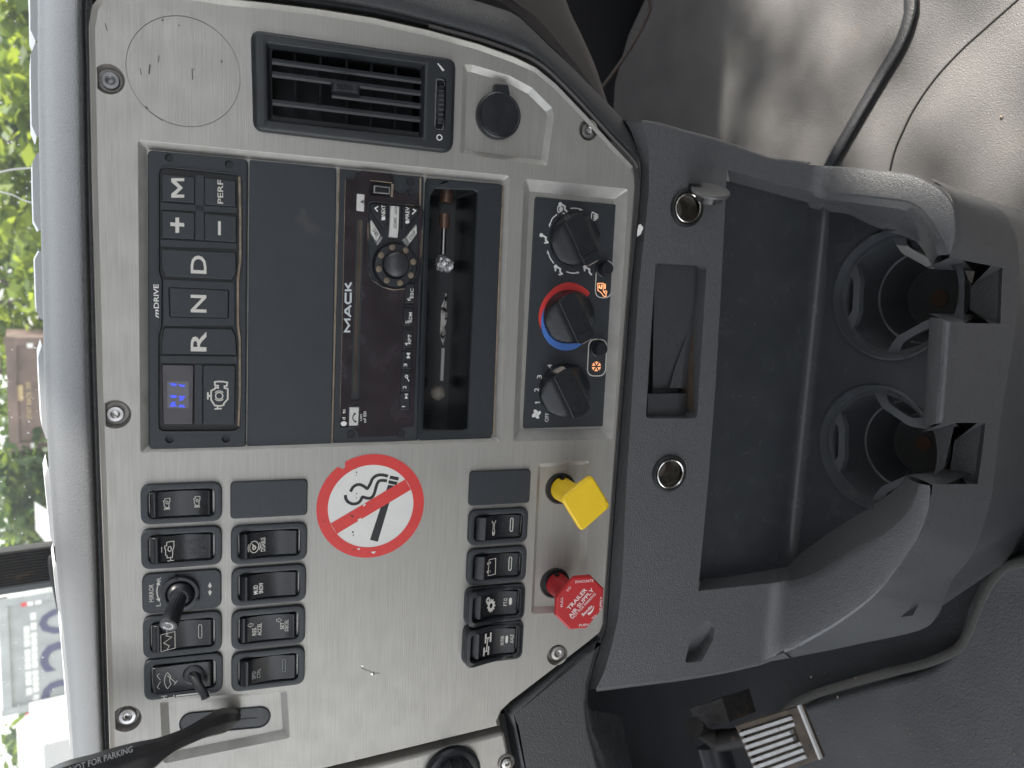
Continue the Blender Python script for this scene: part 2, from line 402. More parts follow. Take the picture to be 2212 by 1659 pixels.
k = L(978, 1672, 0); mb = MB(); mb.lathe(*k, [(.0225, -.003), (.0225, .001), (.021, .003), (.017, .004)], 48); kt.part(mb, 'knob_base', PLASTS)
rs = []
for z, R in ((.004, .0165), (.010, .0160), (.014, .0150), (.016, .0125)):
    rs.append([(k[0] + R * (1 - .10 * (math.cos(6 * a) > .2)) * math.cos(a), k[1] + R * (1 - .10 * (math.cos(6 * a) > .2)) * math.sin(a), z) for a in [2 * math.pi * j / 72 for j in range(72)]])
mb = MB(); mb.rings(rs, cap1=True); kt.part(mb, 'knob_grip', PLASTS)
ct = T('corner_trim', 'dark grained trim wedge below the panel beside the pedal footwell', 'dashboard trim', L(1200, 1560) + (0,))
mb = MB(); mb.prism(rnd(poly([(1108,1527),(1200,1454),(1282,1391),(1301,1376),(1291,1404),(1273,1469),(1267,1519),(1272,1569),(1293,1652),(1310,1740),(1140,1740),(1122,1640),(1110,1573),(1098,1544)], -.004), .003), -.04, -.003, .004, 4)
ct.part(mb, 'trim_body', TRIM)
# dark backing behind the gaps
bk = MB(); bk.prism(offset(EDGE, .006), -.11, -.080); bk.prism(poly([(400,1690),(1100,1540),(1120,1800),(380,1850)], -.03), -.06, -.031)
panel.part(bk, 'backing', DARK)
# ================================================================== SIDE TRIM round the panel's right edge
st = T('side_trim', 'dark grained trim strip curving round the upper right edge of the panel', 'dashboard trim', L(1100, 80) + (0,))
inn = [(205,-14),(300,-26),(400,-18),(470,-6),(553,2),(680,17),(803,36),(920,62),(1030,92),(1108,119),(1159,140),(1204,176),(1270,245),(1324,305),(1369,353),(1381,372),(1383,392)]
out = [(120,-150),(280,-175),(430,-150),(560,-110),(640,-95),(760,-78),(880,-52),(985,-12),(1060,12),(1110,30),(1150,64),(1188,101),(1228,138),(1266,176),(1305,215),(1345,258),(1372,300)]
def mix(a, b, s): return (a[0] + (b[0] - a[0]) * s, a[1] + (b[1] - a[1]) * s)
rowsp = []
for s, h in ((0, -.020), (.02, -.006), (.10, -.0025), (.16, -.0035), (.20, -.0010), (.30, .0012), (.5, .001), (.75, -.004), (.92, -.012), (1.0, -.022), (1.0, -.05), (.97, -.14)):
    rowsp.append(cr([L3(*mix(a, b, s), h) for a, b in zip(inn, out)], 5))
mb = MB(); mb.rows(rowsp); st.part(mb, 'trim_body', TRIM, smooth=60)
mb = MB(); mb.tube(cr([L3(*mix(a, b, .09), -.0015) for a, b in zip(inn, out)][7:-1], 4), .0016, 8); st.part(mb, 'edge_bead', mat('bead', (.085, .078, .076), .45))
# ================================================================== DASH TOP
dt = T('dashboard_pad', 'grained grey dash top pad along the windscreen', 'dash pad', PT(150, 800), panel=False)
ys = [-700, -350, -120, 0, 165, 415, 620, 829, 1040, 1244, 1450, 1659, 1800]
gin = [240, 222, 205, 184, 186, 190, 195, 200, 207, 214, 220, 228, 233]      # where the pad meets the gap
gsil = [70, 74, 78, 82, 82.5, 87, 92, 97, 108, 125, 146, 161, 172]          # its skyline
prof = [(-.16, -.004), (-.02, .000), (.06, -.0035), (.18, -.002), (.34, .008), (.52, .024), (.70, .046), (.86, .075), (1.0, .110)]
cols = []
for y, a, b in zip(ys, gin, gsil):
    y0 = PT(a, y, -.004).y; c = []
    for s, dy in prof: c.append(PY(a + (b - a) * s, y, y0 + dy))
    e = c[-1]; c += [e + Vector((0, .05, -.012)), e + Vector((0, .11, -.05))]
    cols.append(c)
mb = MB(); rws = [cr([c[i] for c in cols], 6) for i in range(len(cols[0]))]
rws = [list(x) for x in zip(*[cr(col, 5) for col in zip(*rws)])]
mb.rows(rws); dt.part(mb, 'pad_cover', PAD, smooth=80)
mb = MB()                                  # rubber lip in the gap between pad and panel
mb.tube([PT(a + 9.5, y, -.0065) for a, y in zip(gin, ys)], .0022, 8); dt.part(mb, 'gap_lip', mat('lip', (.045, .042, .045), .5))
mb = MB(); mb.rows([[PT(a - 3, y, -.010) for a, y in zip(gin, ys)], [PT(a + 25, y, -.012) for a, y in zip(gin, ys)], [PT(a + 25, y, -.03) for a, y in zip(gin, ys)]]); dt.part(mb, 'gap_floor', DARK)
# pale defroster ledge with notches behind the pad
led = MB(); nb = 0
segs = [(-680, -420), (-380, -130), (-100, 88), (92, 296), (330, 498), (542, 690), (745, 948), (1010, 1180), (1215, 1330), (1345, 1660)]
def lerpy(arr, y):
    for i in range(len(ys) - 1):
        if ys[i] <= y <= ys[i + 1]:
            s = (y - ys[i]) / (ys[i + 1] - ys[i]); return arr[i] + (arr[i + 1] - arr[i]) * s
    return arr[-1]
up = [-18, -18, -18, -17, -16, -16, -15, -12, -11, -8, -7, -6, -6]
for a, b in segs:
    a2, b2 = a, b; pts = [a2 + (b2 - a2) * k / 8 for k in range(9)]
    wv = [lerpy(up, y) for y in pts]; wv[0] *= .35; wv[-1] *= .35
    yy = PT(lerpy(gin, 600), 600).y + .14
    top = [PY(lerpy(gsil, y) + k, y, yy) for y, k in zip(pts, wv)]
    bot = [PY(lerpy(gsil, y) + 12, y, yy - .004) for y in pts]
    bk_ = [p + Vector((0, .05, .0)) for p in top]
    led.rows([bot, top, bk_])
dt.part(led, 'defroster_ledge', mat('ledge', (.42, .43, .44), .4))
# ================================================================== SWITCHES
BEZ = mat('bezel_plastic', (.024, .028, .034), .46, 0, (1400, .00010), (300, .12), dust=(420, .72, DUST, .3))
ROCK = mat('rocker_plastic', (.010, .011, .014), .27, 0, None, (120, .15), rvar=.04, dust=(260, .74, DUST, .25))
def switch(name, label, px, shape, icons, guard=False, bez=.13, m=None, cat='rocker switch', lip=.13):
    m = m or ROCK
    cx, cy, w_, h_ = px
    t = T(name, label, cat, (cx, cy, 0), group='rocker switches')
    bo = rr(cx, cy, w_, h_, .0066, 8); iw, ih = w_ * (1 - 2 * .15), h_ * (1 - 2 * bez * .72)
    bi = rr(cx, cy, iw, ih, .0040, 8)
    mb = MB(); mb.ring(bo, bi, -.001, .0036, .0010, -.004); mb.flat(bi, -.0035); t.part(mb, 'bezel', BEZ)
    hh, hw = ih / 2 - .0006, iw / 2 - .0005
    if shape == 'top':   prof = [(1, -.002), (.985, .0022), (.93, .0042), (.98 - lip * 2 + .12, .0058), (.98 - lip * 2 + .03, .0062), (.98 - lip * 2 - .03, .0054), (.98 - lip * 2 - .10, .0038), (.1, .0012), (-.35, .0008), (-.80, .0022), (-.90, .0024), (-.97, .0012), (-1, -.003)]
    elif shape == 'both': prof = [(1, -.002), (.98, .0020), (.90, .0036), (.80, .0038), (.72, .0026), (.4, .0018), (0, .0014), (-.5, .0020), (-.78, .0034), (-.88, .0038), (-.95, .0016), (-1, -.003)]
    else: prof = [(1, -.002), (.98, .0026), (.92, .0040), (.84, .0042), (.5, .0036), (0, .0030), (-.6, .0024), (-.90, .0018), (-1, -.003)]
    prof = [(cy + a * hh, z + (.0011 if z > -.001 else 0)) for a, z in prof]
    def zf(x, y):
        for (a, za), (b, zb) in zip(prof, prof[1:]):
            if b <= y <= a: return zb + (za - zb) * (y - b) / (a - b) + .00035
        return .002
    mb = MB(); rs = []
    for v in cr([(a, z, 0) for a, z in prof], 3):
        a, z = v.x, v.y; u = (a - cy) / hh; b = hw * (.93 + .07 * (1 - u * u))
        rs.append([(cx - b, a, -.0035), (cx - b, a, z - .0006), (cx - b + .0005, a, z), (cx, a, z - .00025), (cx + b - .0005, a, z), (cx + b, a, z - .0006), (cx + b, a, -.0035)])
    mb.rows(rs); rk = t.part(mb, 'rocker', m, smooth=50)
    if guard:                              # raised finger guard at the upper and left side
        go = offset(bo, -.0009); gi = offset(bi, .0002)
        go, gi = resample(ccw(go), 96), resample(ccw(gi), 96); gi = align(go, gi)
        def gz(p): return .0036 + .0065 * max(0, min(1, ((p[1] - cy) / h_ + .18) * 1.9)) ** 1.3
        mb = MB(); mb.rings([[(x, y, .002) for x, y in go], [(x, y, gz((x, y)) - .0006) for x, y in go], [(x, y, gz((x, y))) for x, y in offset(go, -.0006)], [(x, y, gz((x, y))) for x, y in offset(gi, .0005)], [(x, y, gz((x, y)) - .0006) for x, y in gi], [(x, y, .0) for x, y in gi]])
        t.part(mb, 'finger_guard', PLASTS, smooth=50)
    for kind, data, col in icons:
        mb = MB()
        if kind == 'text':
            for s, u, v, tw, th in data: text(mb, s, cx + u * w_, cy + v * h_, tw * w_, th * h_, zf, bold=.03)
            t.part(mb, 'lettering', col, parent=rk, smooth=0)
        else:
            for pts, wd, cl in data:
                P = [(cx + u * w_, cy + v * h_) for u, v in pts]
                if wd == 0: mb.add([(x, y, zf(x, y)) for x, y in P], [tuple(range(len(P)))])
                else: mb.stroke(P, wd * .00125, zf, cl)
            t.part(mb, 'symbol', col, parent=rk, smooth=0)
    return t, zf
def sc(pts, x, y, s, sy=None): return [(x + a * s, y + b * (sy or s)) for a, b in pts]
def ring_pts(x, y, r, ry, n=16, a0=0, a1=2 * math.pi): return [(x + r * math.cos(a0 + (a1 - a0) * k / n), y + ry * math.sin(a0 + (a1 - a0) * k / n)) for k in range(n + (abs(a1 - a0) < 6.2))]
ENG = [(-.5,.9),(-.5,.55),(-.2,.55),(-.2,.3),(-.75,.3),(-1,-.1),(-1,-.8),(-.55,-1),(.55,-1),(.95,-.6),(.95,.3),(.45,.3),(.45,.55),(.2,.55),(.2,.9)]
def engine(x, y, s, sy, wd):               # outline of an engine block lying on its side, reading with the fan to the left
    e = [(-1,-.55),(-1,.55),(-.72,.55),(-.62,.85),(.1,.85),(.25,1),(.55,1),(.55,.6),(.95,.6),(1,.15),(1,-.9),(.3,-.9),(-.1,-.6),(-.72,-.6),(-.72,-.55)]
    return [(sc(e, x, y, s, sy), wd, True), (ring_pts(x + .1 * s, y, .32 * s, .34 * sy, 14), wd, True)]
def fan2(x, y, s, sy, wd): return [(ring_pts(x - 1.25 * s, y + .45 * sy, .16 * s, .4 * sy, 10), wd, True), (ring_pts(x - 1.25 * s, y - .45 * sy, .16 * s, .4 * sy, 10), wd, True)]
def pill(x, y, a, b, wd): return [(ring_pts(x - a + b, y, b, b * .0 + b * .42, 8, math.pi / 2, 3 * math.pi / 2) + ring_pts(x + a - b, y, b, b * .42, 8, -math.pi / 2, math.pi / 2), wd, True)]
A = [box4(306,1042,481,1127), box4(307,1137,481,1222), None, box4(311,1322,481,1411), box4(313,1413,483,1500)]
B = [None, box4(500,1130,664,1212), box4(501,1220,662,1301), box4(501,1310,660,1393), box4(501,1400,659,1482)]
Cc = [None, box4(1011,1097,1138,1173), box4(1008,1180,1135,1257), box4(1003,1262,1132,1341), box4(999,1342,1128,1426)]
switch('rocker_switch', 'rocker switch with two small engine brake symbols, next to the shift pad', A[0], 'both',
       [('line', engine(.03, .18, .115, .040, .28) + fan2(.03, .18, .115, .040, .28) + engine(.05, -.19, .115, .040, .28) + fan2(.05, -.19, .115, .040, .28), CREAM)])
switch('rocker_switch', 'rocker switch with one engine symbol above faded up and down arrows', A[1], 'top',
       [('line', engine(-.02, .15, .20, .058, .40) + [([(-.30,.18),(-.30,.10)], .4, False), ([(-.30,.14),(-.22,.14)], .4, False), ([(-.06,.245),(.08,.245)], .4, False)], CREAM),
        ('line', [(sc([(-1,0),(0,1.2),(1,0),(.5,0),(.5,-1),(-.5,-1),(-.5,0)], .10, -.13, .065, .045), .22, True), (sc([(-1,0),(0,-1.2),(1,0),(.5,0),(.5,1),(-.5,1),(-.5,0)], .10, -.245, .065, .045), .22, True)], DIM),
        ('text', [('HI', -.13, -.13, .11, .06), ('LO', -.13, -.27, .14, .06)], DIM)])
MIR = [([(-.30,.27),(.10,.27),(.10,.10),(-.30,.10)], .34, True), ([(.10,.20),(.23,.20),(.34,.12)], .34, False), ([(-.30,.20),(-.22,.17),(-.12,.24),(-.02,.14),(.04,.21),(.10,.18)], .34, False)]
switch('rocker_switch', 'rocker switch with a heated mirror symbol, under the mirror joystick', A[3], 'top', [('line', MIR + pill(.04, -.22, .17, .05, .28), CREAM)])
# wiper switch
WIP = [(ring_pts(-.02, .13, .26, .11, 10, rad(40), rad(140)) + ring_pts(-.02, .13, .12, .045, 8, rad(140), rad(40)), .3, True), ([(-.10,.10),(.10,.20)], .35, False), ([(-.14,.12),(-.05,.08)], .35, False)]
wt, zf = switch('wiper_switch', 'switch with windscreen wiper symbol and a short angled stalk', A[4], 'flat',
       [('line', WIP + [([(-.2,.30),(-.14,.33),(-.08,.31),(-.02,.29)], .25, False), ([(.02,.29),(.08,.31),(.14,.33),(.18,.30)], .25, False)], CREAM)], cat='wiper switch')
cx, cy, w_, h_ = A[4]
mb = MB(); mb.tube([(cx + .001, cy - .006, .002), (cx - .001, cy - .0075, .006), (cx - .004, cy - .010, .011), (cx - .0075, cy - .0135, .0155), (cx - .010, cy - .0145, .0175)], [.0048, .0035, .0029, .0028, .0028], 14); wt.part(mb, 'stalk', PLASTS, smooth=60)
mb = MB(); mb.lathe(cx + .001, cy - .006, [(.0075, .002), (.0068, .0042), (.005, .0052)], 28); wt.part(mb, 'stalk_boot', PLASTS)
mb = MB(); x = cx - w_ * .44
mb.stroke([(x, cy + h_ * .10), (x, cy - h_ * .22)], .0011, .0040); text(mb, 'L', x, cy + h_ * .16, .0022, .0036, .0040); text(mb, 'H', x, cy + h_ * .25, .0022, .0036, .0040); text(mb, 'o', x, cy - h_ * .30, .0022, .0024, .0040)
wt.part(mb, 'lettering', CREAM, smooth=0)
# mirror joystick
A3 = box4(309,1232,480,1317); cx, cy, w_, h_ = A3
mt = T('mirror_control', 'square plate with a black joystick for the mirrors, marked L and R', 'mirror control', (cx, cy, 0))
mb = MB(); mb.prism(rr(cx, cy, w_, h_, .0058, 7), -.001, .0024, .0009, 3); pl = mt.part(mb, 'plate', BEZ)
c = L(391, 1276); mb = MB(); rs = []
mb.ring(circ(*c, .0118, 48), circ(*c, .0088, 48), .002, .0062, .0008); mt.part(mb, 'collar', PLASTS)
for a in (.2, 2.5, 4.3):
    mb = MB(); p = (c[0] + .0117 * math.cos(a), c[1] + .0117 * math.sin(a)); mb.prism(rr(*p, .0022, .0022, .0004), .002, .0068, .0003); mt.part(mb, 'notch', DARK)
mb = MB(); mb.lathe(*c, [(.0086, .0022), (.0084, .005), (.0070, .0088), (.0045, .0108)], 40); mt.part(mb, 'ball', PLASTS, smooth=70)
p1, p2 = Vector((c[0], c[1], .008)), Vector((c[0] - .0104, c[1] + .0052, .030))
ax = (p2 - p1).normalized(); u = ax.cross(Vector((0, 0, 1))).normalized(); v = u.cross(ax)
rs = []
for s, R in ((0, .0042), (.1, .0046), (.62, .0050), (.70, .0056), (.94, .0058), (1.0, .0053)):
    rs.append([p1.lerp(p2, s) + (u * math.cos(a) + v * math.sin(a)) * R * (1 + (.07 if (j % 2 and s < .65) else 0)) for j, a in enumerate([2 * math.pi * q / 40 for q in range(40)])])
mb = MB(); mb.rings(rs, cap1=True); stk = mt.part(mb, 'stick', PLASTS)
def tip(x, y, e=.0002): return p2 + ax * e + u * x + v * y
q = [tip(.0042 * math.cos(2 * math.pi * k / 32), .0042 * math.sin(2 * math.pi * k / 32)) for k in range(32)]
mb = MB(); mb.add(q, [tuple(range(32))]); mt.part(mb, 'stick_cap', mat('cap_grey', (.12, .125, .13), .4), parent=stk)
mb = MB(); arc = [(.0027 * math.cos(rad(k)), .0027 * math.sin(rad(k))) for k in range(60, 301, 20)]
o = MB(); o.stroke(arc, .0008, 0); o.add([(.0013, .0035, 0), (.0013, .0012, 0), (.0030, .0022, 0)], [(0, 1, 2)]); o.add([(.0013, -.0035, 0), (.0013, -.0012, 0), (.0030, -.0022, 0)], [(0, 1, 2)])
mb.add([tip(a, b, .0004) for a, b, _ in o.v], o.f); mt.part(mb, 'symbol', CREAM, parent=stk, smooth=0)
mb = MB(); ptext(mb, 'MIRROR', 322, 1262, 332, 1300, .0024); ptext(mb, 'R', 339, 1247, 348, 1256, .0024); ptext(mb, 'L', 338, 1302, 347, 1309, .0024)
P = [L(x, y, .0024) for x, y in ((343,1296),(340,1285),(339,1276),(340,1268),(343,1260))]; mb.stroke(P, .0007, .0027)
for q in ([(337,1294),(346,1291),(345,1300)], [(337,1262),(346,1264),(344,1255)], [(449,1267),(458,1267),(453.5,1257)], [(449,1277),(458,1277),(453.5,1287)]): mb.flat(poly(q, .0024), .0027)
mb.stroke(poly([(453.5,1270),(453.5,1266)], .0024), .0008, .0027); mb.stroke(poly([(453.5,1274),(453.5,1278)], .0024), .0008, .0027)
mt.part(mb, 'lettering', CREAM, parent=pl, smooth=0)
# second column
TRC = [(ring_pts(-.04, .20, .15, .058, 18), .45, True), (ring_pts(-.04, .20, .20, .078, 8, rad(60), rad(120)), .4, False), (ring_pts(-.04, .20, .20, .078, 8, rad(240), rad(300)), .4, False), (ring_pts(-.06, .20, .05, .02, 8), .6, True), ([(-.08,.18),(.04,.225)], .6, False)]
switch('rocker_switch', 'rocker switch printed with a round symbol and DISABLE', B[1], 'top', [('line', TRC, CREAM), ('text', [('DISABLE', -.01, .085, .36, .060)], CREAM)])
switch('rocker_switch', 'rocker switch printed MUD SNOW', B[2], 'top', [('text', [('MUD', -.07, .18, .24, .058), ('SNOW', -.05, .11, .28, .058)], WHITE), ('text', [('A/C', .02, -.23, .14, .045)], DIM)])
UPA = sc([(-1,0),(0,1.2),(1,0),(.5,0),(.5,-1),(-.5,-1),(-.5,0)], .12, .245, .055, .032); DNA = sc([(-1,0),(0,-1.2),(1,0),(.5,0),(.5,1),(-.5,1),(-.5,0)], .17, -.135, .055, .032)
switch('rocker_switch', 'rocker switch printed RES ACCEL and SET DECEL with hollow arrows', B[3], 'both', [('text', [('RES.', -.05, .195, .22, .055), ('ACCEL', -.02, .125, .32, .055), ('SET', .02, -.18, .18, .050), ('DECEL', .03, -.24, .30, .050)], CREAM), ('line', [(UPA, .22, True), (DNA, .22, True)], CREAM)])
switch('rocker_switch', 'rocker switch printed SPD CTRL with tan dust on its upper end', B[4], 'top', [('text', [('SPD', -.08, .20, .20, .050), ('CTRL', -.06, .135, .24, .050)], GREYP), ('line', pill(.05, -.21, .17, .05, .25), GREYP)], lip=.15)
WR = [([(-.02,.19),(.02,.19),(.02,.15)], .4, False)]
WREN = [([(.30,.21),(.24,.21),(.24,.175),(.17,.175),(.17,.18),(-.02,.165),(-.10,.155),(-.22,.155),(-.30,.175),(-.30,.20),(-.22,.22),(-.10,.22),(-.02,.205),(.17,.195),(.17,.20),(.24,.20)], .42, True), (ring_pts(-.22, .188, .035, .012, 8), .4, True)]
WREN = [(sc([(1,.75),(.72,.75),(.72,.35),(.45,.3),(-.15,.2),(-.35,.5),(-.75,.5),(-1,.2),(-1,-.2),(-.75,-.5),(-.35,-.5),(-.15,-.2),(.45,-.3),(.72,-.35),(.72,-.75),(1,-.75)], -.02, .085, .21, .042), .38, False), (ring_pts(-.02 - .70 * .21, .085, .03, .012, 8), .5, True)]
switch('rocker_switch', 'rocker switch with a wrench shaped symbol, closest to the blank plate by the yellow knob', Cc[1], 'top', [('line', WREN + pill(.03, -.22, .19, .05, .45), CREAM)], lip=.20)
BAT = [(sc([(-1,-1),(-1,1),(1,.9),(1,-.9)], -.02, .09, .22, .068), .38, True), ([(-.16,.175),(-.10,.175)], .7, False), ([(.07,.175),(.13,.175)], .7, False), ([(.08,.125),(.14,.125)], .3, False), ([(.11,.140),(.11,.110)], .3, False), ([(-.16,.125),(-.10,.125)], .3, False)]
switch('rocker_switch', 'rocker switch with a battery symbol', Cc[2], 'top', [('line', BAT + pill(.02, -.22, .19, .05, .45), CREAM)], lip=.20)
def gear(x, y, s, sy, n):
    pts = []
    for k in range(n * 4):
        r = 1.0 if (k % 4) in (0, 1) else .76; a = 2 * math.pi * k / (n * 4); pts.append((x + r * s * math.cos(a), y + r * sy * math.sin(a)))
    q = ring_pts(x, y, .36 * s, .36 * sy, n * 4); return pts, q
def gear_icon(mbl, *a): pass
g1, h1 = gear(-.03, .07, .19, .075, 11); g2, h2 = gear(.13, .13, .10, .040, 8)
gearpolys = []
for g, h in ((g1, h1), (g2, h2)):
    for k in range(len(g)):
        j = (k + 1) % len(g); gearpolys.append(([g[k], g[j], h[j], h[k]], 0, False))
pil = lambda x, y, a, b: ([(p[0], p[1]) for p in pill(x, y, a, b, 1)[0][0]], 0, False)
switch('rocker_switch', 'guarded rocker switch with gear wheels and P.T.O.', Cc[3], 'top', [('line', gearpolys + [pil(.04, -.25, .10, .055)], CREAM), ('text', [('P.T.O.', .03, -.17, .22, .060)], CREAM)], guard=True, lip=.17)
AXL = [([(-.30,.16),(-.08,.16)], 1.1, False), ([(-.19,.16),(-.19,.08)], .8, False), ([(-.30,.08),(-.08,.08)], 1.1, False), ([(.02,.14),(.26,.14)], 1.1, False), ([(.14,.14),(.14,.05)], .8, False), ([(.02,.05),(.26,.05)], 1.1, False), ([(-.18,.12),(.13,.095)], .7, False)]
switch('rocker_switch', 'guarded rocker switch with axle symbol and INTER AXLE', Cc[4], 'top', [('line', AXL + [pil(.04, -.22, .10, .050)], CREAM), ('text', [('INTER', .02, -.15, .24, .052), ('AXLE', .05, -.30, .22, .052)], CREAM)], guard=True, lip=.17)
for px, lab in (((499,1037,665,1115), 'blank black plate in the second row next to the no smoking sticker'), ((1013,1015,1144,1088), 'blank black plate beside the yellow knob')):
    cx, cy, w_, h_ = box4(*px); t = T('blank_plate', lab, 'blank plate', (cx, cy, 0), group='blank switch plates')
    mb = MB(); mb.prism(rr(cx, cy, w_, h_, .0032, 6), -.001, .0026, .0008, 3); t.part(mb, 'plate', BEZ)
# ================================================================== NO SMOKING STICKER
sk = T('no_smoking_sticker', 'round red and white no smoking sticker with a torn edge', 'sticker', L(802, 1093) + (0,))
c = L(802, 1093.5); R = (box4(687, 981, 917, 1206)[2] + box4(687, 981, 917, 1206)[3]) / 4
def pc(a, r=1.0): return (c[0] + r * R * math.cos(a), c[1] + r * R * math.sin(a))
N = 120; tear = []
nick = L(744, 1012)
outer = []
for k in range(N):
    a = 2 * math.pi * k / N; p = pc(a)
    d = math.hypot(p[0] - nick[0], p[1] - nick[1])
    if d < .0042: p = pc(a, .90 + .045 * random.random())
    outer.append(p)
ri = .795; tilt = math.atan2(L(720, 1141)[1] - L(880, 1046)[1], L(720, 1141)[0] - L(880, 1046)[0])
mb = MB(); mb.prism(outer, 0, .00018); bs = sk.part(mb, 'backing', PAPER, smooth=0)
mb = MB(); inner = [pc(2 * math.pi * k / N, ri) for k in range(N)]; mb.rings([[(x, y, .00030) for x, y in outer], [(x, y, .00030) for x, y in inner]])
ca, sa = math.cos(tilt), math.sin(tilt); bw = .118
def bar(s, wv): return (c[0] + R * (s * ca - wv * sa), c[1] + R * (s * sa + wv * ca))
e = math.sqrt(ri ** 2 - bw ** 2)
mb.add([(*bar(-e, -bw), .00032), (*bar(e, -bw), .00032), (*bar(e, bw), .00032), (*bar(-e, bw), .00032)], [(0, 1, 2, 3)])
sk.part(mb, 'red_ring_and_bar', RED, smooth=0)
mb = MB(); z = .00026
def q4(pts): mb.flat(poly(pts), z)
q4([(838,1047),(852,1049),(816,1170),(799,1166)])
q4([(843,1027),(862,1031),(860,1038),(841,1034)]); q4([(840,1037),(859,1041),(856,1048),(838,1044)])
for line in ([(838,1028.5),(828,1026),(818,1026),(810,1029),(804,1035),(801,1042),(797,1050),(793,1055),(787,1051),(779,1047),(771,1047),(764,1051),(760,1056),(757,1062)],
             [(836,1038.5),(826,1037.5),(819,1039),(815,1044),(812,1053),(809,1064),(805,1072),(799,1076),(791,1075.5),(783,1073.5),(780,1079),(775,1085),(768,1088),(760,1088),(752,1084),(747,1077),(746,1069)]):
    mb.stroke([tuple(v)[:2] for v in cr(poly(line), 4)], .0022, z)
sk.part(mb, 'cigarette_symbol', INK, smooth=0)
mb = MB()
for x, y, r in [(768,1012,1.5),(770,1020,1.8),(769,1026,1.2),(770,1066,1.6),(770,1075,1.3),(761,1115,2.4),(757,1113,1.5),(762,1149,2.2),(763,1156,1.6),(764,1187,1.8),(700,1126,1.6),(763,1000,1)]:
    mb.flat(circ(*L(x, y), r * .0003, 7), .00045)
sk.part(mb, 'dirt_speck', mat('speck', (.07, .05, .035), .8), kind='stuff')
mb = MB()
for p in ([(772,1122),(780,1118),(781,1125),(775,1128)], [(800,1192),(812,1190),(808,1196)], [(770,1185),(778,1183),(776,1188)], [(783,1091),(789,1087),(790,1090),(785,1094)]): mb.flat(rnd(poly(p), .0004), .00048)
sk.part(mb, 'rubbed_patch', PAPER, smooth=0, kind='stuff')
# ================================================================== AIR VENT
VENTM = mat('vent_plastic', (.018, .021, .025), .42, 0, (900, .00003), (90, .15))
vt = T('air_vent', 'black air vent with a missing slat and ribbed thumb tab', 'air vent', L(760, 200) + (0,))
vo = rnd(poly([(541,66),(983,130),(977,333),(547,283)]), [.006, .006, .0085, .006], 8)
vi = poly([(573,91),(919,137),(915,301),(577,264)], .003)
mb = MB(); vo96 = resample(ccw(vo), 120); vi_r = rnd(vi, .002, 5); vi96 = align(vo96, resample(ccw(vi_r), 120))
slot = rnd(poly([(941,166),(964,168),(961,282),(938,279)], .004), .003, 6)
rs = [[(x, y, -.001) for x, y in vo96], [(x, y, .0018) for x, y in vo96], [(x, y, .0036) for x, y in offset(vo96, -.001)], [(x, y, .0045) for x, y in offset(vo96, -.0026)]]
mb.rings(rs); top = offset(vo96, -.0026)
mb.plate(top, [vi_r, slot], .0045)
mb.rings([[(x, y, z) for x, y in p] for p, z in ((vi_r, .0045), (offset(ccw(vi_r), -.0006), .0040), (offset(ccw(vi_r), -.0026), -.0005))])
mb.rings([[(x, y, z) for x, y in p] for p, z in ((slot, .0045), (slot, -.004))]); mb.flat(slot, -.003)
vt.part(mb, 'frame', VENTM, smooth=40)
op = poly([(587,104),(911,149),(908,286),(589,250)], -.001)
mb = MB(); iw_ = offset(ccw(vi_r), -.0026); opr = rnd(op, .001, 4)
mb.rings([[(x, y, z) for x, y in p] for p, z in ((resample(iw_, 80), -.0005), (align(resample(iw_, 80), resample(ccw(opr), 80)), -.0012), (align(resample(iw_, 80), resample(ccw(opr), 80)), -.030))])
mb.flat(opr, -.030); vt.part(mb, 'duct', mat('duct', (.011, .012, .013), .6))
def quadpt(s, u, hh):                      # s along the picture's x, u down, inside the opening
    a = mix(mix((587,104), (911,149), s), mix((589,250), (908,286), s), u); return L3(*a, hh)
slats = [(0, 1, .195), (0, 1, .385), (.40, 1, .585), (0, 1, .80)]
for s0, s1, u in slats:
    mb = MB(); d = .044
    rs = []
    for s in (s0, s1):
        rs.append([quadpt(s, u - d, .0005), quadpt(s, u + d * .1, .0010), quadpt(s, u + d, .0003), quadpt(s, u + d * .6, -.009), quadpt(s, u - d * .6, -.009)])
    mb.rings(rs, cap0=True, cap1=True); vt.part(mb, 'slat', VENTM)
for s in (.155, .325, .50, .665, .828):
    mb = MB(); d = .009; rs = []
    for u in (.0, 1):
        rs.append([quadpt(s - d, u, -.0055), quadpt(s, u, -.0048), quadpt(s + d, u, -.0055), quadpt(s + d, u, -.018), quadpt(s - d, u, -.018)])
    mb.rings(rs); vt.part(mb, 'vane', VENTM)
mb = MB(); a = L(748, 190, .006); b = box4(718, 181, 780, 201, .006)
rs = []
for k in range(33):
    f = k / 32 * 2 - 1; rb = .00035 * (k % 2)
    zt = .003 + .0052 * math.sqrt(max(0, 1 - f * f)) + rb
    y_ = a[1] - f * b[3] / 2 * 1.0; xs = b[2] / 2 * .9
    rs.append([(a[0] - xs, y_, -.002), (a[0] - xs, y_, zt - .0006), (a[0] - xs + .0006, y_, zt), (a[0] + xs - .0006, y_, zt), (a[0] + xs, y_, zt - .0006), (a[0] + xs, y_, -.002)])
mb.rows(rs); vt.part(mb, 'thumb_tab', VENTM, smooth=20)
sl4 = box4(941, 167, 963, 281, .003); mb = MB(); rs = []
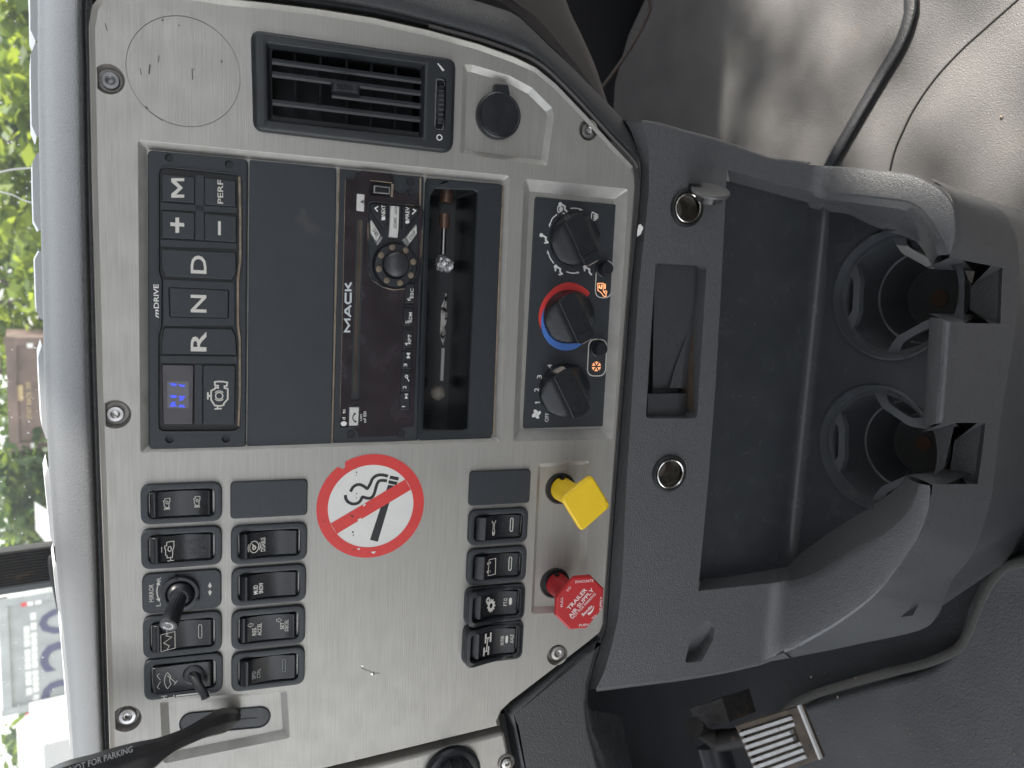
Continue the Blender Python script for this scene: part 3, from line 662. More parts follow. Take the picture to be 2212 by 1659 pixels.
for k in range(45):
    f = k / 44 * 2 - 1; rb = .00055 if (k // 2) % 2 else 0; zt = -.004 + .0088 * math.sqrt(max(0, 1 - f * f * .92)) + rb
    x_ = sl4[0] - f * sl4[2] / 2 * .98; hw_ = sl4[3] / 2 * .72
    rs.append([(x_, sl4[1] + hw_, -.004), (x_, sl4[1] + hw_, zt - .0008), (x_, sl4[1] + hw_ * .6, zt), (x_, sl4[1] - hw_ * .6, zt), (x_, sl4[1] - hw_, zt - .0008), (x_, sl4[1] - hw_, -.004)])
mb.rows(rs); vt.part(mb, 'thumbwheel', PLASTS, smooth=20)
mb = MB(); c = L(949, 297, .0045); mb.ring(circ(*c, .0021, 24), circ(*c, .0014, 24), .0046, .0048)
for q in ([(944,137),(947,137),(958,154),(955,153)], [(949,141),(951,141),(960,152),(958,153)]): mb.flat(poly(q, .0045), .0048)
vt.part(mb, 'symbol', WHITE, smooth=0)
# ================================================================== CAPPED SOCKET
cp = T('capped_socket', 'round black socket cap with a tab, on the silver panel near the vent', 'socket cap', L(1079, 248) + (0,))
c = L(1080, 248, .003); rc = box4(1032, 196, 1126, 301, .003); rc = (rc[2] + rc[3]) / 4
mb = MB(); mb.lathe(*c, [(rc, -.0035), (rc, .0005), (rc * .97, .0022), (rc * .90, .0030), (rc * .86, .0028), (rc * .83, .0034), (rc * .5, .0037)], 56); cb = cp.part(mb, 'cap', PLASTS)
mb = MB(); mb.prism(rnd(poly([(1069,181),(1098,183),(1102,206),(1068,204)], .002), .0008), -.0035, .0022, .0006); cp.part(mb, 'pull_tab', PLASTS)
mb = MB(); text(mb, '12V', c[0] + .002, c[1] + rc * .35, .0075, .0040, .0040, rot=.9); text(mb, '12V', c[0] - .006, c[1] - rc * .15, .0075, .0040, .0040, rot=0); text(mb, '12V', c[0] + .006, c[1] - rc * .45, .007, .0038, .0040, rot=-.6)
cp.part(mb, 'embossing', mat('emboss', (.034, .035, .037), .4), parent=cb, smooth=0)
# ================================================================== SHIFT PAD (in the radio recess)
HB = -.006
def module(t, corners, h0, h1, r, name, m, bev=.0008, holes=()):
    o = rnd(poly(corners, h1), r, 5); mb = MB()
    o = ccw(o); i = offset(o, -bev)
    mb.rings([[(x, y, z) for x, y in p] for p, z in ((o, h0), (o, h1 - bev), (offset(o, -bev * .3), h1 - bev * .3), (i, h1))])
    mb.plate(i, holes, h1)
    for h in holes: mb.rings([[(x, y, z) for x, y in h] for z in (h1, h1 - .003)]); mb.flat(h, h1 - .003)
    return t.part(mb, name, m)
sp = T('shift_pad', 'black gear selector keypad with R N D M buttons and a small blue lit display', 'gear selector', L(425, 645) + (HB,))
hl = [circ(*L(x, y, -.002), .0026, 20) for x, y in ((366,341),(495,355),(366,949),(488,948))]
wl = rnd(poly([(344,361),(519,379),(520,590),(513,606),(513,703),(518,722),(516,930),(343,931),(343,724),(349,706),(350,603),(344,588)], -.002), [.0035,.0035,.001,.001,.001,.001,.0035,.0035,.001,.001,.001,.001], 5)
module(sp, [(318,324),(536,344),(531,966),(321,970)], HB, -.002, .0035, 'frame', PLAST, holes=hl + [wl])
mb = MB(); rim = offset(ccw(wl), .0004); ro = resample(offset(rim, .0007), 160); mb.ring(ro, align(ro, resample(ccw(wl), 160)), -.0022, -.0010, .0003, -.004); sp.part(mb, 'keypad_rim', PLAST)
mb = MB(); mb.flat(offset(ccw(wl), -.0001), -.0035); sp.part(mb, 'keypad_base', RUBBER)
for q in ([(346,437),(512,448),(512,461),(346,453)], [(346,517),(512,525),(512,538),(346,533)], [(346,768),(514,770),(514,786),(346,785)], [(421,376),(441,378),(441,520),(421,518)], [(420,787),(437,788),(437,917),(420,917)]):
    mb = MB(); mb.prism(rnd(poly(q, -.002), .0006), -.0036, -.0022, .0003); sp.part(mb, 'key_divider', PLAST)
mb = MB(); no, ni = rnd(poly([(352,603),(507,610),(507,704),(352,705)], -.002), .0008), rnd(poly([(364,620),(495,626),(494,688),(366,685)], -.002), .0014)
mb.ring(no, ni, -.0036, -.0022, .0003); sp.part(mb, 'key_divider', PLAST)
BT = [('M', [(349,375),(421,383),(421,439),(349,434)], (370,385,398,427), .0), ('PERF', [(441,383),(510,391),(510,447),(441,442)], (470,389,482,440), .02),
      ('+', [(349,455),(421,460),(421,517),(349,514)], None, 0), ('-', [(441,461),(511,467),(511,524),(441,519)], None, 0),
      ('D', [(348,538),(510,546),(511,590),(502,604),(357,597),(348,576)], (412,552,446,591), .03),
      ('N', [(365,621),(494,627),(493,687),(367,684)], (412,637,446,675), .03),
      ('R', [(354,708),(501,711),(509,725),(512,766),(348,764),(349,730)], (412,716,446,759), .03)]
for s, q, bx, bd in BT:
    mb = MB(); z = -.0012 if s != 'N' else -.0018
    p = rnd(poly(q, z), .0008); mb.prism(p, -.0036, z, .0007, 3); b = sp.part(mb, 'button', PLAST)
    mb = MB()
    if s == 'M': mb.flat(poly([(398,427),(370,427),(370,419),(385,406),(370,393),(370,385),(398,385),(398,391.5),(380.5,391.5),(395,406),(380.5,420.5),(398,420.5)], z), z + .00025)
    elif bx: ptext(mb, s, *bx, z, bold=bd)
    elif s == '+':
        mb.flat(poly([(379,470),(387,470),(387,481),(398,482),(398,490),(387,489),(387,503),(379,503),(379,489),(368,488),(368,480),(379,481)], z), z + .00025)
    else: mb.flat(poly([(471,478),(477,478),(477,508),(471,508)], z), z + .00025)
    sp.part(mb, 'lettering', CREAM, parent=b, smooth=0)
mb = MB(); mb.prism(rnd(poly([(349,788),(419,789),(417,917),(352,917)], -.0012), .0014), -.0036, -.0012, .0006, 3); dk = sp.part(mb, 'display_key', GLOSS)
mb = MB(); mb.prism(rnd(poly([(361,823),(408,824),(408,882),(361,882)], -.001), .0006), -.0013, -.0010, .0001); lc = sp.part(mb, 'display_pane', LCD, parent=dk)
mb = MB()
for q in ([(366,828),(382,829),(380,834),(371,833)], [(385,830),(400,832),(398,836),(388,834)], [(366,854),(382,854),(380,859),(371,859)], [(385,855),(400,856),(398,860),(388,859)], [(390,860),(397,861),(394,865),(386,865)], [(370,869),(380,868),(377,872),(369,874)], [(366,878),(370,873),(379,873),(382,878)], [(385,879),(388,874),(397,875),(400,880)]):
    mb.flat(poly(q, -.0008), -.0008)
sp.part(mb, 'lit_segment', BLL, parent=dk, smooth=0)
mb = MB(); mb.prism(rnd(poly([(438,789),(509,790),(507,917),(438,918)], -.0012), .0014), -.0036, -.0012, .0007, 3); ek = sp.part(mb, 'button', PLAST)
mb = MB(); z = -.00095
ENGP = [(464,829),(464,825),(472,824),(482,824.5),(491,826),(490,834),(485,834),(485,838),(492,840),(492,862),(484,871),(483,875),(476,877),(464,876),(460,870),(456,864),(456,844),(464,840),(465,837),(471,838),(471,833),(465,833)]
mb.stroke(poly(ENGP, z), .0010, z, True)
mb.stroke(poly([(449,847),(449,863)], z), .0010, z); mb.stroke(poly([(450,855),(456,855)], z), .0014, z); mb.stroke(poly([(470,877),(470,882)], z), .0010, z); mb.stroke(poly([(463,883.5),(479,882.5)], z), .0010, z)
c = L(473.5, 855, z); mb.ring(circ(*c, .0026, 24), circ(*c, .0019, 24), z, z + .0001); 
for a in (0, math.pi): mb.stroke([(c[0] + .0033 * math.cos(a + rad(t)), c[1] + .0033 * math.sin(a + rad(t))) for t in range(-50, 51, 20)], .0006, z)
sp.part(mb, 'symbol', CREAM, parent=ek, smooth=0)
mb = MB(); ptext(mb, 'm', 336, 668, 343, 687, -.002, shear=.3, bold=.04); ptext(mb, 'DRIVE', 332, 614, 343, 666, -.002, bold=.03); sp.part(mb, 'lettering', WHITE, smooth=0)
mb = MB(); P = poly([(517,382),(519,470),(519,560),(514,604),(514,700),(518,735),(518,850),(515,920)], -.0018); mb.stroke(P, .0013, lambda x, y: -.0007); sp.part(mb, 'dust_line', DUSTM)
# ================================================================== BLANK COVER
bc = T('blank_cover', 'wide plain black cover plate between the gear selector and the radio', 'cover plate', L(632, 650) + (HB,))
module(bc, [(539,345),(727,363),(716,958),(534,967)], HB, -.0025, .0015, 'cover', mat('cover_plastic', (.024, .029, .036), .5, 0, (1400, .00014), (40, .12), dust=(28, .66, (.12, .10, .085), .5)), bev=.0006)
# ================================================================== RADIO
rd = T('car_radio', 'dusty black car radio with a round dial and white keys', 'radio', L(820, 650) + (HB,))
module(rd, [(733,364),(916,382),(902,953),(719,959)], HB, -.0030, .0012, 'frame', PLAST, .0006)
mb = MB(); fz = -.0018
fp = [(747,385),(762,387),(773,384),(779,376),(781,368),(848,375),(849,395),(852,410),(862,417),(905,422),(902,700),(893,922),(875,923),(864,926),(859,935),(858,942),(776,944),(773,934),(766,927),(755,924),(735,924)]
fpoly = rnd(poly(fp, fz), .0007, 3)
arch = rnd(poly([(797,437),(912,448),(905,590),(893,612),(872,622),(850,624),(827,618),(806,604),(797,584)], fz), .003, 5)
slotp = rnd(poly([(770,471),(787,472),(775,867),(758,866)], fz), .0025, 5)
usb = rnd(poly([(799,388),(852,394),(849,428),(797,421)], fz), .0012, 4)
mb.rings([[(x, y, z) for x, y in p] for p, z in ((ccw(fpoly), -.0032), (ccw(fpoly), fz - .0004), (offset(ccw(fpoly), -.0004), fz))])
mb.plate(offset(ccw(fpoly), -.0004), [arch, slotp, usb], fz)
for h, d in ((arch, .0016), (slotp, .0022), (usb, .0012)): mb.rings([[(x, y, z) for x, y in h] for z in (fz, fz - d)]); mb.flat(h, fz - d)
rd.part(mb, 'faceplate', GLOSS)
mb = MB(); 
for q, m_ in (([(774,474),(784,476),(771,850),(763,850)], 0),): mb.flat(rnd(poly(q, fz), .001), fz - .0012)
rd.part(mb, 'disc_slot_flap', mat('flap', (.13, .11, .085), .8, 0, None, (60, .4)))
mb = MB()
for a in [[(732,366),(727,560),(722,760),(717,955)], [(908,384),(905,560)], [(746,388),(741,620),(735,900)]]: mb.stroke([tuple(v)[:2] for v in cr(poly(a, -.003), 4)], .0011 if a[0][0] != 746 else .0005, lambda x, y: -.0026 if True else 0)
rd.part(mb, 'dust_line', DUSTM)
for x, y in ((775,382),(886,394),(758,938),(866,937)):
    mb = MB(); c = L(x, y, -.0028); mb.lathe(*c, [(.0030, -.0029), (.0026, -.0027), (.0022, -.0030)], 24, cap=False); mb.flat(circ(*c, .0023, 24), -.00285); rd.part(mb, 'screw_hole', DARK)
mb = MB(); c = L(885, 422, -.0028); mb.ring(circ(*c, .0040, 28), circ(*c, .0032, 28), -.003, -.0022, .0003); mb.ring(circ(*c, .0026, 28), circ(*c, .0014, 28), -.003, -.0019, .0003); mb.flat(circ(*c, .0016, 20), -.0028); rd.part(mb, 'aux_jack', PLASTS)
# usb port
mb = MB(); u0 = rnd(poly([(808,400),(843,404),(842,420),(807,417)], -.002), .0004); u1 = offset(ccw(u0), -.0008); mb.ring(u0, u1, -.003, -.0016, .0002); up_ = rd.part(mb, 'usb_port', STEEL)
mb = MB(); mb.flat(u1, -.0028); mb.prism(rnd(poly([(812,411),(838,414),(838,417),(811,414)], -.002), .0002), -.0028, -.0019); rd.part(mb, 'usb_tongue', DARK, parent=up_)
mb = MB(); mb.stroke(poly([(848,397),(846,426)], fz), .0016, fz + .0002); mb.stroke(poly([(800,390),(847,395)], fz), .0006, fz + .0002); rd.part(mb, 'dust_line', DUSTM)
def key(q, z, m, r=.0006, t=rd, bev=.0006, z0=-.0034, name='key'):
    mb = MB(); mb.prism(rnd(poly(q, z), r, 3), z0, z, bev, 3); return t.part(mb, name, m)
k = key([(771,418),(788,420),(787,457),(770,455)], -.0010, BTNW)
mb = MB(); mb.flat(poly([(778.5,436),(784,432),(784,440)], -.001), -.0008); mb.stroke(poly([(786,432),(786,440)], -.001), .0005, -.0008); rd.part(mb, 'symbol', INK, parent=k, smooth=0)
k = key([(755,880),(776,880),(774,919),(754,920)], -.0012, BTNW)
mb = MB(); mb.stroke([tuple(v)[:2] for v in cr(poly([(768,894),(763,898),(762,904),(765,909),(769,912)], -.001), 4)], .0007, -.0010); mb.stroke(poly([(768,892.5),(764,895.5)], -.001), .0012, -.00095); mb.stroke(poly([(765,910),(770,911)], -.001), .0012, -.00095); rd.part(mb, 'symbol', INK, parent=k, smooth=0)
mb = MB(); o_ = rnd(poly([(752,876),(779,876),(777,923),(751,924)], fz), .0014); mb.ring(o_, offset(ccw(o_), -.0008), fz - .001, fz + .0003, .0002); rd.part(mb, 'key_surround', PLASTS)
mb = MB(); 
def lp(pts, w_=.0013): mb.stroke([L(751.5 + 7.5 * (1 - 2 * v) - (u - 664) * .014, u, fz) for u, v in pts], w_, fz + .0003)
lp([(716,.12),(716,.88),(703,.30),(690,.88),(690,.12)]); lp([(684,.05),(674,.86),(670,.86),(660,.05)]); lp([(680,.32),(664,.32)], .0009); lp([(632,.86),(652,.86),(655,.6),(655,.4),(652,.12),(632,.12)]); lp([(627,.02),(627,.98)]); lp([(612,.95),(622,.5),(610,.05)]); rd.part(mb, 'lettering', mat('logo_silver', (.60, .64, .66), .35, .3), smooth=0)
mb = MB(); c = L(742.5, 915, fz); mb.add([(x, y, fz + .0003) for x, y in circ(c[0], c[1], .0017, 18, ry=.0021)], [tuple(range(18))]); ptext(mb, 'd', 739, 901, 746, 907, fz, bold=.03); ptext(mb, 'to', 740, 884, 746, 893, fz, bold=.03)
ptext(mb, 'LAPS', 777, 894, 782, 909, fz, bold=.02); ptext(mb, 'of EII', 785, 889, 791, 913, fz, bold=.02)
rd.part(mb, 'worn_lettering', WHITE, smooth=0)
# dial well and keys
mb = MB(); P = offset(ccw(arch), -.0002); mb.flat(P, fz - .0014); mb.rings([[(x, y, z) for x, y in p] for p, z in ((offset(ccw(arch), .0011), fz + .0001), (offset(ccw(arch), .0004), fz + .0006), (ccw(arch), fz + .0002), (ccw(arch), fz - .0010))])
rd.part(mb, 'dial_well', mat('dusty_well', (.022, .023, .026), .5, 0, None, None, dust=(70, .50, (.20, .155, .11), .85)))
KZ = .0006
k = key([(800,441),(838,445),(838,477),(832,493),(827,492),(803,459)], KZ, PLASTS, .0005)
mb = MB(); ptext(mb, 'NEXT', 824, 443, 832, 467, KZ, bold=.03); mb.flat(poly([(824,468),(832,468),(832,475),(825,476),(823,473),(825,471)], KZ), KZ + .0002); mb.stroke(poly([(817,446),(810,450),(816,457)], KZ), .0008, KZ + .0002); rd.part(mb, 'lettering', WHITE, parent=k, smooth=0)
k = key([(868,446),(908,449),(904,463),(876,496),(869,495)], KZ, PLASTS, .0005)
mb = MB(); ptext(mb, 'PREV', 876, 447, 884, 474, KZ, bold=.03); mb.flat(poly([(876,476),(884,476),(884,482),(877,483),(875,480),(877,478)], KZ), KZ + .0002); mb.stroke(poly([(890,463),(898,455),(892,452)], KZ), .0008, KZ + .0002); rd.part(mb, 'lettering', WHITE, parent=k, smooth=0)
k = key([(844,444),(863,446),(861,498),(859,514),(840,512),(842,496)], KZ + .0004, BTNW, .0005)
mb = MB(); ptext(mb, 'SCAN', 850, 471, 857, 493, KZ + .0004); ptext(mb, 'ASCN', 852, 446, 858, 463, KZ + .0004, shear=.25); rd.part(mb, 'lettering', INK, parent=k, smooth=0)
k = key([(801,477),(803,475),(822,507),(814,523),(801,502)], KZ, BTNW, .0004)
mb = MB(); c = L(811, 502, KZ); a = L(806, 495, KZ); b = L(816, 508, KZ); an = math.atan2(a[1] - b[1], a[0] - b[0]); text(mb, 'SRC', c[0], c[1], .0055, .0024, KZ + .0003, rot=an); rd.part(mb, 'lettering', INK, parent=k, smooth=0)
key([(822,508),(827,513),(823,522),(816,531),(809,519),(814,523)], KZ - .0006, BTNG, .0003)
k = key([(900,484),(901,504),(885,526),(878,512)], KZ, BTNW, .0004)
mb = MB(); c = L(891, 508, KZ); a = L(896, 498, KZ); b = L(884, 514, KZ); an = math.atan2(a[1] - b[1], a[0] - b[0]); text(mb, 'DISP', c[0], c[1], .0066, .0024, KZ + .0003, rot=an); rd.part(mb, 'lettering', INK, parent=k, smooth=0)
key([(877,513),(885,527),(879,535),(868,518)], KZ - .0006, BTNG, .0003)
c = L(854, 573, 0); dl = MB(); dl.lathe(*c, [(.0158, fz - .0014), (.0150, .0016), (.0142, .0030), (.0100, .0034), (.0092, .0030)], 48, cap=False); db = rd.part(dl, 'dial_ring', PLASTS)
c2 = L(856, 571, .003); dl = MB(); dl.lathe(*c2, [(.0090, .0015), (.0088, .0048), (.0080, .0064), (.0062, .0076), (.0035, .0083), (.0004, .0085)], 44); rd.part(dl, 'dial_cap', mat('dial_cap', (.035, .037, .042), .38, 0, (500, .00005)), parent=db)
for q in range(8):
    a = 2 * math.pi * q / 8 + .25; p = (c[0] + .0122 * math.cos(a), c[1] + .0122 * math.sin(a)); mb = MB()
    mb.lathe(*p, [(.0023, .0031), (.0020, .0041), (.0012, .0046)], 12); rd.part(mb, 'dial_grip', mat('dial_grip', (.17, .135, .095), .7, 0, None, (90, .4)) if q == 0 else bpy.data.materials['dial_grip'], parent=db)
PRE = [('6', 'ESC', 874, 897, 612, 655), ('5', 'RDM', 871, 894, 664, 704), ('4', 'RPT', 869, 892, 711, 752), ('3', None, 867, 890, 758, 797), ('2', None, 865, 888, 804, 845), ('1', None, 863, 886, 849, 886)]
for i, (n, s, x0, x1, y0, y1) in enumerate(PRE):
    k = key([(x0 + 1.5, y0), (x1, y0 + 1), (x1 - 1.5, y1), (x0, y1)], -.0008, PLASTS, .0005)
    mb = MB()
    if n == '1': mb.stroke(poly([(x0 + 5, y1 - 8), (x0 + 12, y1 - 8)], -.0008), .0007, -.0006)
    else: ptext(mb, n, x0 + 5, y1 - 12, x0 + 12.5, y1 - 5, -.0008, bold=.01)
    if s: ptext(mb, s, x0 + 12, y0 + 11, x0 + 19, y0 + 32, -.0008, bold=.02)
    elif n == '1':
        mb.flat(poly([(x0 + 11, y0 + 12), (x0 + 18, y0 + 12), (x0 + 14.5, y0 + 5)], -.0008), -.0006)
        for d in (2, 4): mb.stroke(poly([(x0 + 11, y0 + d), (x0 + 18, y0 + d)], -.0008), .0004, -.0006)
    elif n == '2': c = L(x0 + 13, y0 + 9, -.0008); mb.ring(circ(*c, .0012, 16), circ(*c, .0006, 16), -.0008, -.0006); mb.stroke([(c[0] - .0011, c[1] - .0004), (c[0] - .0036, c[1] - .0020)], .0006, -.0006)
    else: ptext(mb, 'M', x0 + 11, y0 + 4, x0 + 19, y0 + 16, -.0008, bold=.02)
    rd.part(mb, 'lettering', WHITE, parent=k, smooth=0)
    if i: key([(x0 + 3, y0 - 8), (x1 - 1, y0 - 7), (x1 - 1, y0 - 1), (x0 + 3, y0 - 1)], -.0013, PLASTS, .0003, name='key_spacer')
# ================================================================== CUBBY
cb_ = T('storage_cubby', 'open black storage slot right below the radio, holding small litter', 'storage slot', L(985, 660) + (HB,))
co_ = poly([(920,384),(1088,398),(1064,946),(901,952)], -.0025); ci = poly([(930,407),(1031,411),(1009,929),(914,929)], -.0035)
o96 = resample(ccw(rnd(co_, .0012, 4)), 120); i96 = align(o96, resample(ccw(rnd(ci, .0008, 4)), 120))
mb = MB(); mid = offset(o96, -.0012)
mb.rings([[(x, y, z) for x, y in p] for p, z in ((o96, HB), (o96, -.0032), (offset(o96, -.0006), -.0026), (mid, -.0026), (offset(i96, .0008), -.0032), (i96, -.0040), (i96, -.0045))]); cb_.part(mb, 'frame', PLAST)
CD = -.060
mb = MB(); back = offset(i96, -.001)
mb.rings([[(x, y, z) for x, y in p] for p, z in ((i96, -.0045), (back, CD))]); mb.flat(back, CD); cb_.part(mb, 'tray', mat('cubby_gloss', (.016, .017, .019), .16, 0, None, (30, .2), dust=(40, .66, (.10, .085, .07), .4)))
mb = MB(); mb.stroke([tuple(v)[:2] for v in cr(poly([(1087,402),(1078,600),(1066,940)], -.0025), 4)], .0012, -.0022); cb_.part(mb, 'dust_line', DUSTM)
# litter lying on the cubby floor: the floor is the face towards the picture's right (down)
def CF(px, py, lift):                      # point over the cubby floor: seen at (px, py), lifted off the floor
    r = PMI.to_3x3() @ ray(px, py); o = PMI @ CAM
    ya = (L(1031, 411, -.0045)[1] + L(1009, 929, -.0045)[1]) / 2
    if lift is None: return None
    s = (ya + lift - o.y) / r.y
    q = o + r * s
    if q.z < CD + .003 or q.z > -.004: s = (lift_z - o.z) / r.z; q = o + r * s
    return q
lift_z = -.030
def PC(px, py, h): return L3(px, py, h)
tl = T('driver_bit', 'brown and silver tool bit lying in the slot below the radio', 'tool bit', PC(959, 500, -.03))
mb = MB(); mb.tube([PC(960, 462, -.030), PC(959, 493, -.030)], .0040, 18); tl.part(mb, 'bit_socket', BRONZE)
mb = MB(); mb.tube([PC(959, 493, -.030), PC(957, 549, -.030)], .0019, 14); tl.part(mb, 'bit_shaft', STEEL)
mb = MB(); mb.tube([PC(966, 408, -.036), PC(963, 438, -.036)], .0055, 18); tag(mb.build('metal_cap', BRONZE, base=PC(965, 420, -.036), frame=PM), 'dark metal cap at the upper end of the slot below the radio', 'metal cap')
fb = bmesh.new(); bmesh.ops.create_icosphere(fb, subdivisions=3, radius=.0058)
random.seed(4)
for v in fb.verts:
    v.co *= 1 + random.uniform(-.22, .18); v.co.y *= 1.15
me = bpy.data.meshes.new('foil_ball'); fb.to_mesh(me); fb.free(); me.materials.append(FOIL)
fo = bpy.data.objects.new('foil_ball', me); COL.objects.link(fo); fo.matrix_world = PM @ Matrix.Translation(PC(960, 570, -.028)); tag(fo, 'crumpled pale foil ball in the slot below the radio', 'foil ball')
mb = MB(); random.seed(5)
pth = [(963,634),(962,650),(958,664),(957,680),(957,694),(955,708),(958,720),(955,733),(957,746)]
rs = []
for i, (x, y) in enumerate(pth):
    c0 = PC(x, y, -.030); w_ = .0004 + .0034 * math.sin(math.pi * min(1, (i + .6) / len(pth)))
    rs.append([c0 + Vector((random.uniform(-.001, .001), w_ * random.uniform(.5, 1.1), random.uniform(0, .002))), c0 + Vector((0, w_ * .2, random.uniform(.001, .003))), c0 + Vector((0, -w_ * random.uniform(.3, 1), 0))])
mb.rows(rs); tag(mb.build('torn_wrapper', mat('wrapper', (.5, .48, .45), .4, .2, (300, .001), None, dust=(200, .52, (.02, .02, .02), 1)), base=PC(957, 690, -.03), frame=PM, smooth=0), 'torn black and white wrapper strip in the slot below the radio', 'wrapper')
mb = MB(); mb.tube([PC(957, 752, -.031), PC(954, 822, -.031)], .0015, 12); lp = mb.build('paper_stick', mat('dull_paper', (.34, .33, .32), .6), base=PC(956, 790, -.031), frame=PM); tag(lp, 'thin white paper stick in the slot below the radio', 'paper stick')
fb = bmesh.new(); bmesh.ops.create_icosphere(fb, subdivisions=3, radius=.0056)
for v in fb.verts: v.co *= 1 + random.uniform(-.06, .06)
me = bpy.data.meshes.new('pebble'); fb.to_mesh(me); fb.free(); me.materials.append(mat('pebble', (.20, .18, .15), .7))
fo = bpy.data.objects.new('pebble', me); COL.objects.link(fo); fo.matrix_world = PM @ Matrix.Translation(PC(946, 849, -.030)); tag(fo, 'round greyish pebble near the lower end of the slot below the radio', 'pebble')
# ================================================================== CLIMATE CONTROL
CZ = -.008 + .0012
cl = T('climate_control', 'black heater control plate with three rotary knobs', 'heater control', L(1235, 675) + (-.008,))
module(cl, [(1156,425),(1341,443),(1306,921),(1130,926)], -.008, CZ, .0022, 'faceplate', mat('plate_plastic', (.030, .034, .040), .5, 0, (1500, .00005), (60, .08)), .0005)
fpz = CZ + .0003
KNOB = mat('knob_plastic', (.014, .016, .019), .30, 0, (900, .00003), (90, .15), rvar=.06, dust=(420, .70, (.12, .09, .06), .35))
K3 = [((1242, 518), 52.5, 0), ((1229, 684), 52.5, 0), ((1219.5, 842), 52, 1)]
for (px, py), rp, inv in K3:
    c = L(px - 2, py, CZ); R = box4(px - rp, py - rp * 1.12, px + rp, py + rp * 1.12, CZ); R = (R[2] + R[3]) / 4
    mb = MB(); n = 96
    a_ = L(1233, 495, .012); b_ = L(1265, 566, .012); dirv = Vector((b_[0] - a_[0], b_[1] - a_[1])).normalized(); pv = Vector((-dirv.y, dirv.x))
    def ringz(z, hw, rr_):
        out_ = []
        for k in range(n):
            a = 2 * math.pi * k / n; q0, q1 = rr_ * math.cos(a), rr_ * math.sin(a)
            q1 = max(-hw, min(hw, q1)); out_.append((c[0] + dirv.x * q0 + pv.x * q1, c[1] + dirv.y * q0 + pv.y * q1, z))
        return out_
    rs = [ringz(CZ, R, R), ringz(CZ + .0035, R, R), ringz(CZ + .0045, R * .97, R * .985)]
    for f in (0, .12, .28, .5, .75, .93, 1): rs.append(ringz(CZ + .0048 + .0122 * f, R * (.90 - .53 * (1 - (1 - f) ** 2.2)), R * (.97 - .03 * f)))
    rs.append(ringz(CZ + .0175, R * .345, R * .90))
    mb.rings(rs, cap1=True); kb = cl.part(mb, 'knob', KNOB, smooth=32)
    s_ = -1 if inv else 1; e0 = Vector(c) + dirv * (R * .74 * s_); mb = MB()
    cor = [e0 + dirv * (d * s_ * R) + pv * (w_ * R) for d, w_ in ((-.16, -.25), (.20, -.25), (.20, .25), (-.16, .25))]
    mb.prism([tuple(v) for v in cor], CZ + .010, CZ + .0182, .0004); cl.part(mb, 'pointer', PLASTS, parent=kb)
    mb = MB(); e1 = Vector(c) + dirv * (R * .955 * s_); cor = [e1 + dirv * (d * s_ * R) + pv * (w_ * R) for d, w_ in ((-.03, -.19), (.03, -.19), (.03, .19), (-.03, .19))]; mb.prism([tuple(v) for v in cor], CZ + .009, CZ + .0165, .0003); cl.part(mb, 'pointer_mark', mat('pointer_beige', (.42, .36, .31), .5) if not inv and px > 1235 else bpy.data.materials['pointer_beige'], parent=kb)
    mb = MB(); mb.stroke([tuple(Vector(c) + dirv * (R * s) - pv * (R * .345)) for s in (-.78, .82)], .0005, CZ + .01765)
for (px, py), (ix0, iy0, ix1, iy1) in (((1303, 580), (1287, 562, 1322, 643)), ((1291, 752), (1270, 732, 1309, 812))):
    c = L(px, py, CZ); mb = MB(); mb.lathe(*c, [(.0068, CZ), (.0066, CZ + .0014), (.0058, CZ + .002), (.0052, CZ + .0018), (.0050, CZ + .0075), (.0045, CZ + .0082), (.0040, CZ + .0083)], 36); cl.part(mb, 'push_button', PLASTS)
    q = rnd(poly([(ix0 + 2, iy0), (ix1 + 2, iy0 + 2), (ix1 - 2, iy1), (ix0 - 2, iy1)], CZ), .0062, 8); mb = MB(); mb.stroke(q, .0008, fpz, True); cl.part(mb, 'button_outline', CREAM, smooth=0)
# colour arcs
c = L(1227, 684, CZ)
def arcband(pts_o, pts_i, m, name):
    mb = MB(); o_ = [tuple(v)[:2] for v in cr(poly(pts_o, CZ), 5)]; i_ = [tuple(v)[:2] for v in cr(poly(pts_i, CZ), 5)]
    mb.rows([[(x, y, fpz) for x, y in o_], [(x, y, fpz) for x, y in i_]]); cl.part(mb, name, m, smooth=0)
arcband([(1168,712),(1163,690),(1166,666),(1176,644),(1194,624),(1212,613),(1232,610),(1252,616),(1271,629),(1272,637)], [(1168,712),(1169,692),(1173,672),(1183,654),(1199,639),(1214,630),(1231,627),(1248,632),(1262,642),(1268,641)], RED, 'hot_arc')
arcband([(1178,661),(1170,680),(1169,702),(1173,722),(1184,740),(1200,752),(1220,757),(1240,754),(1258,743),(1264,735)], [(1179,662),(1176,680),(1176,700),(1181,716),(1190,729),(1204,738),(1220,742),(1238,739),(1252,731),(1259,729)], BLUE, 'cold_arc')
mb = MB()
mb.stroke(poly([(1158,872),(1156.5,869),(1166,869)], CZ), .0007, fpz)
for s, x0, y0, x1, y1 in (('2',1154,838,1164,846),('3',1160,810,1170,818),('4',1182,787,1192,795),('OFF',1177,892,1185,911)): ptext(mb, s, x0, y0, x1, y1, CZ, bold=.01)
c = L(1158.5, 894.5, CZ)
for q in range(4):
    a = q * math.pi / 2 + .35
    mb.add([(c[0] + .0020 * math.cos(a) + u * math.cos(a + .5) * .0021 - v * math.sin(a + .5) * .0014, c[1] + .0020 * math.sin(a) + u * math.sin(a + .5) * .0021 + v * math.cos(a + .5) * .0014, fpz) for u, v in circ(0, 0, 1, 12)], [tuple(range(12))])
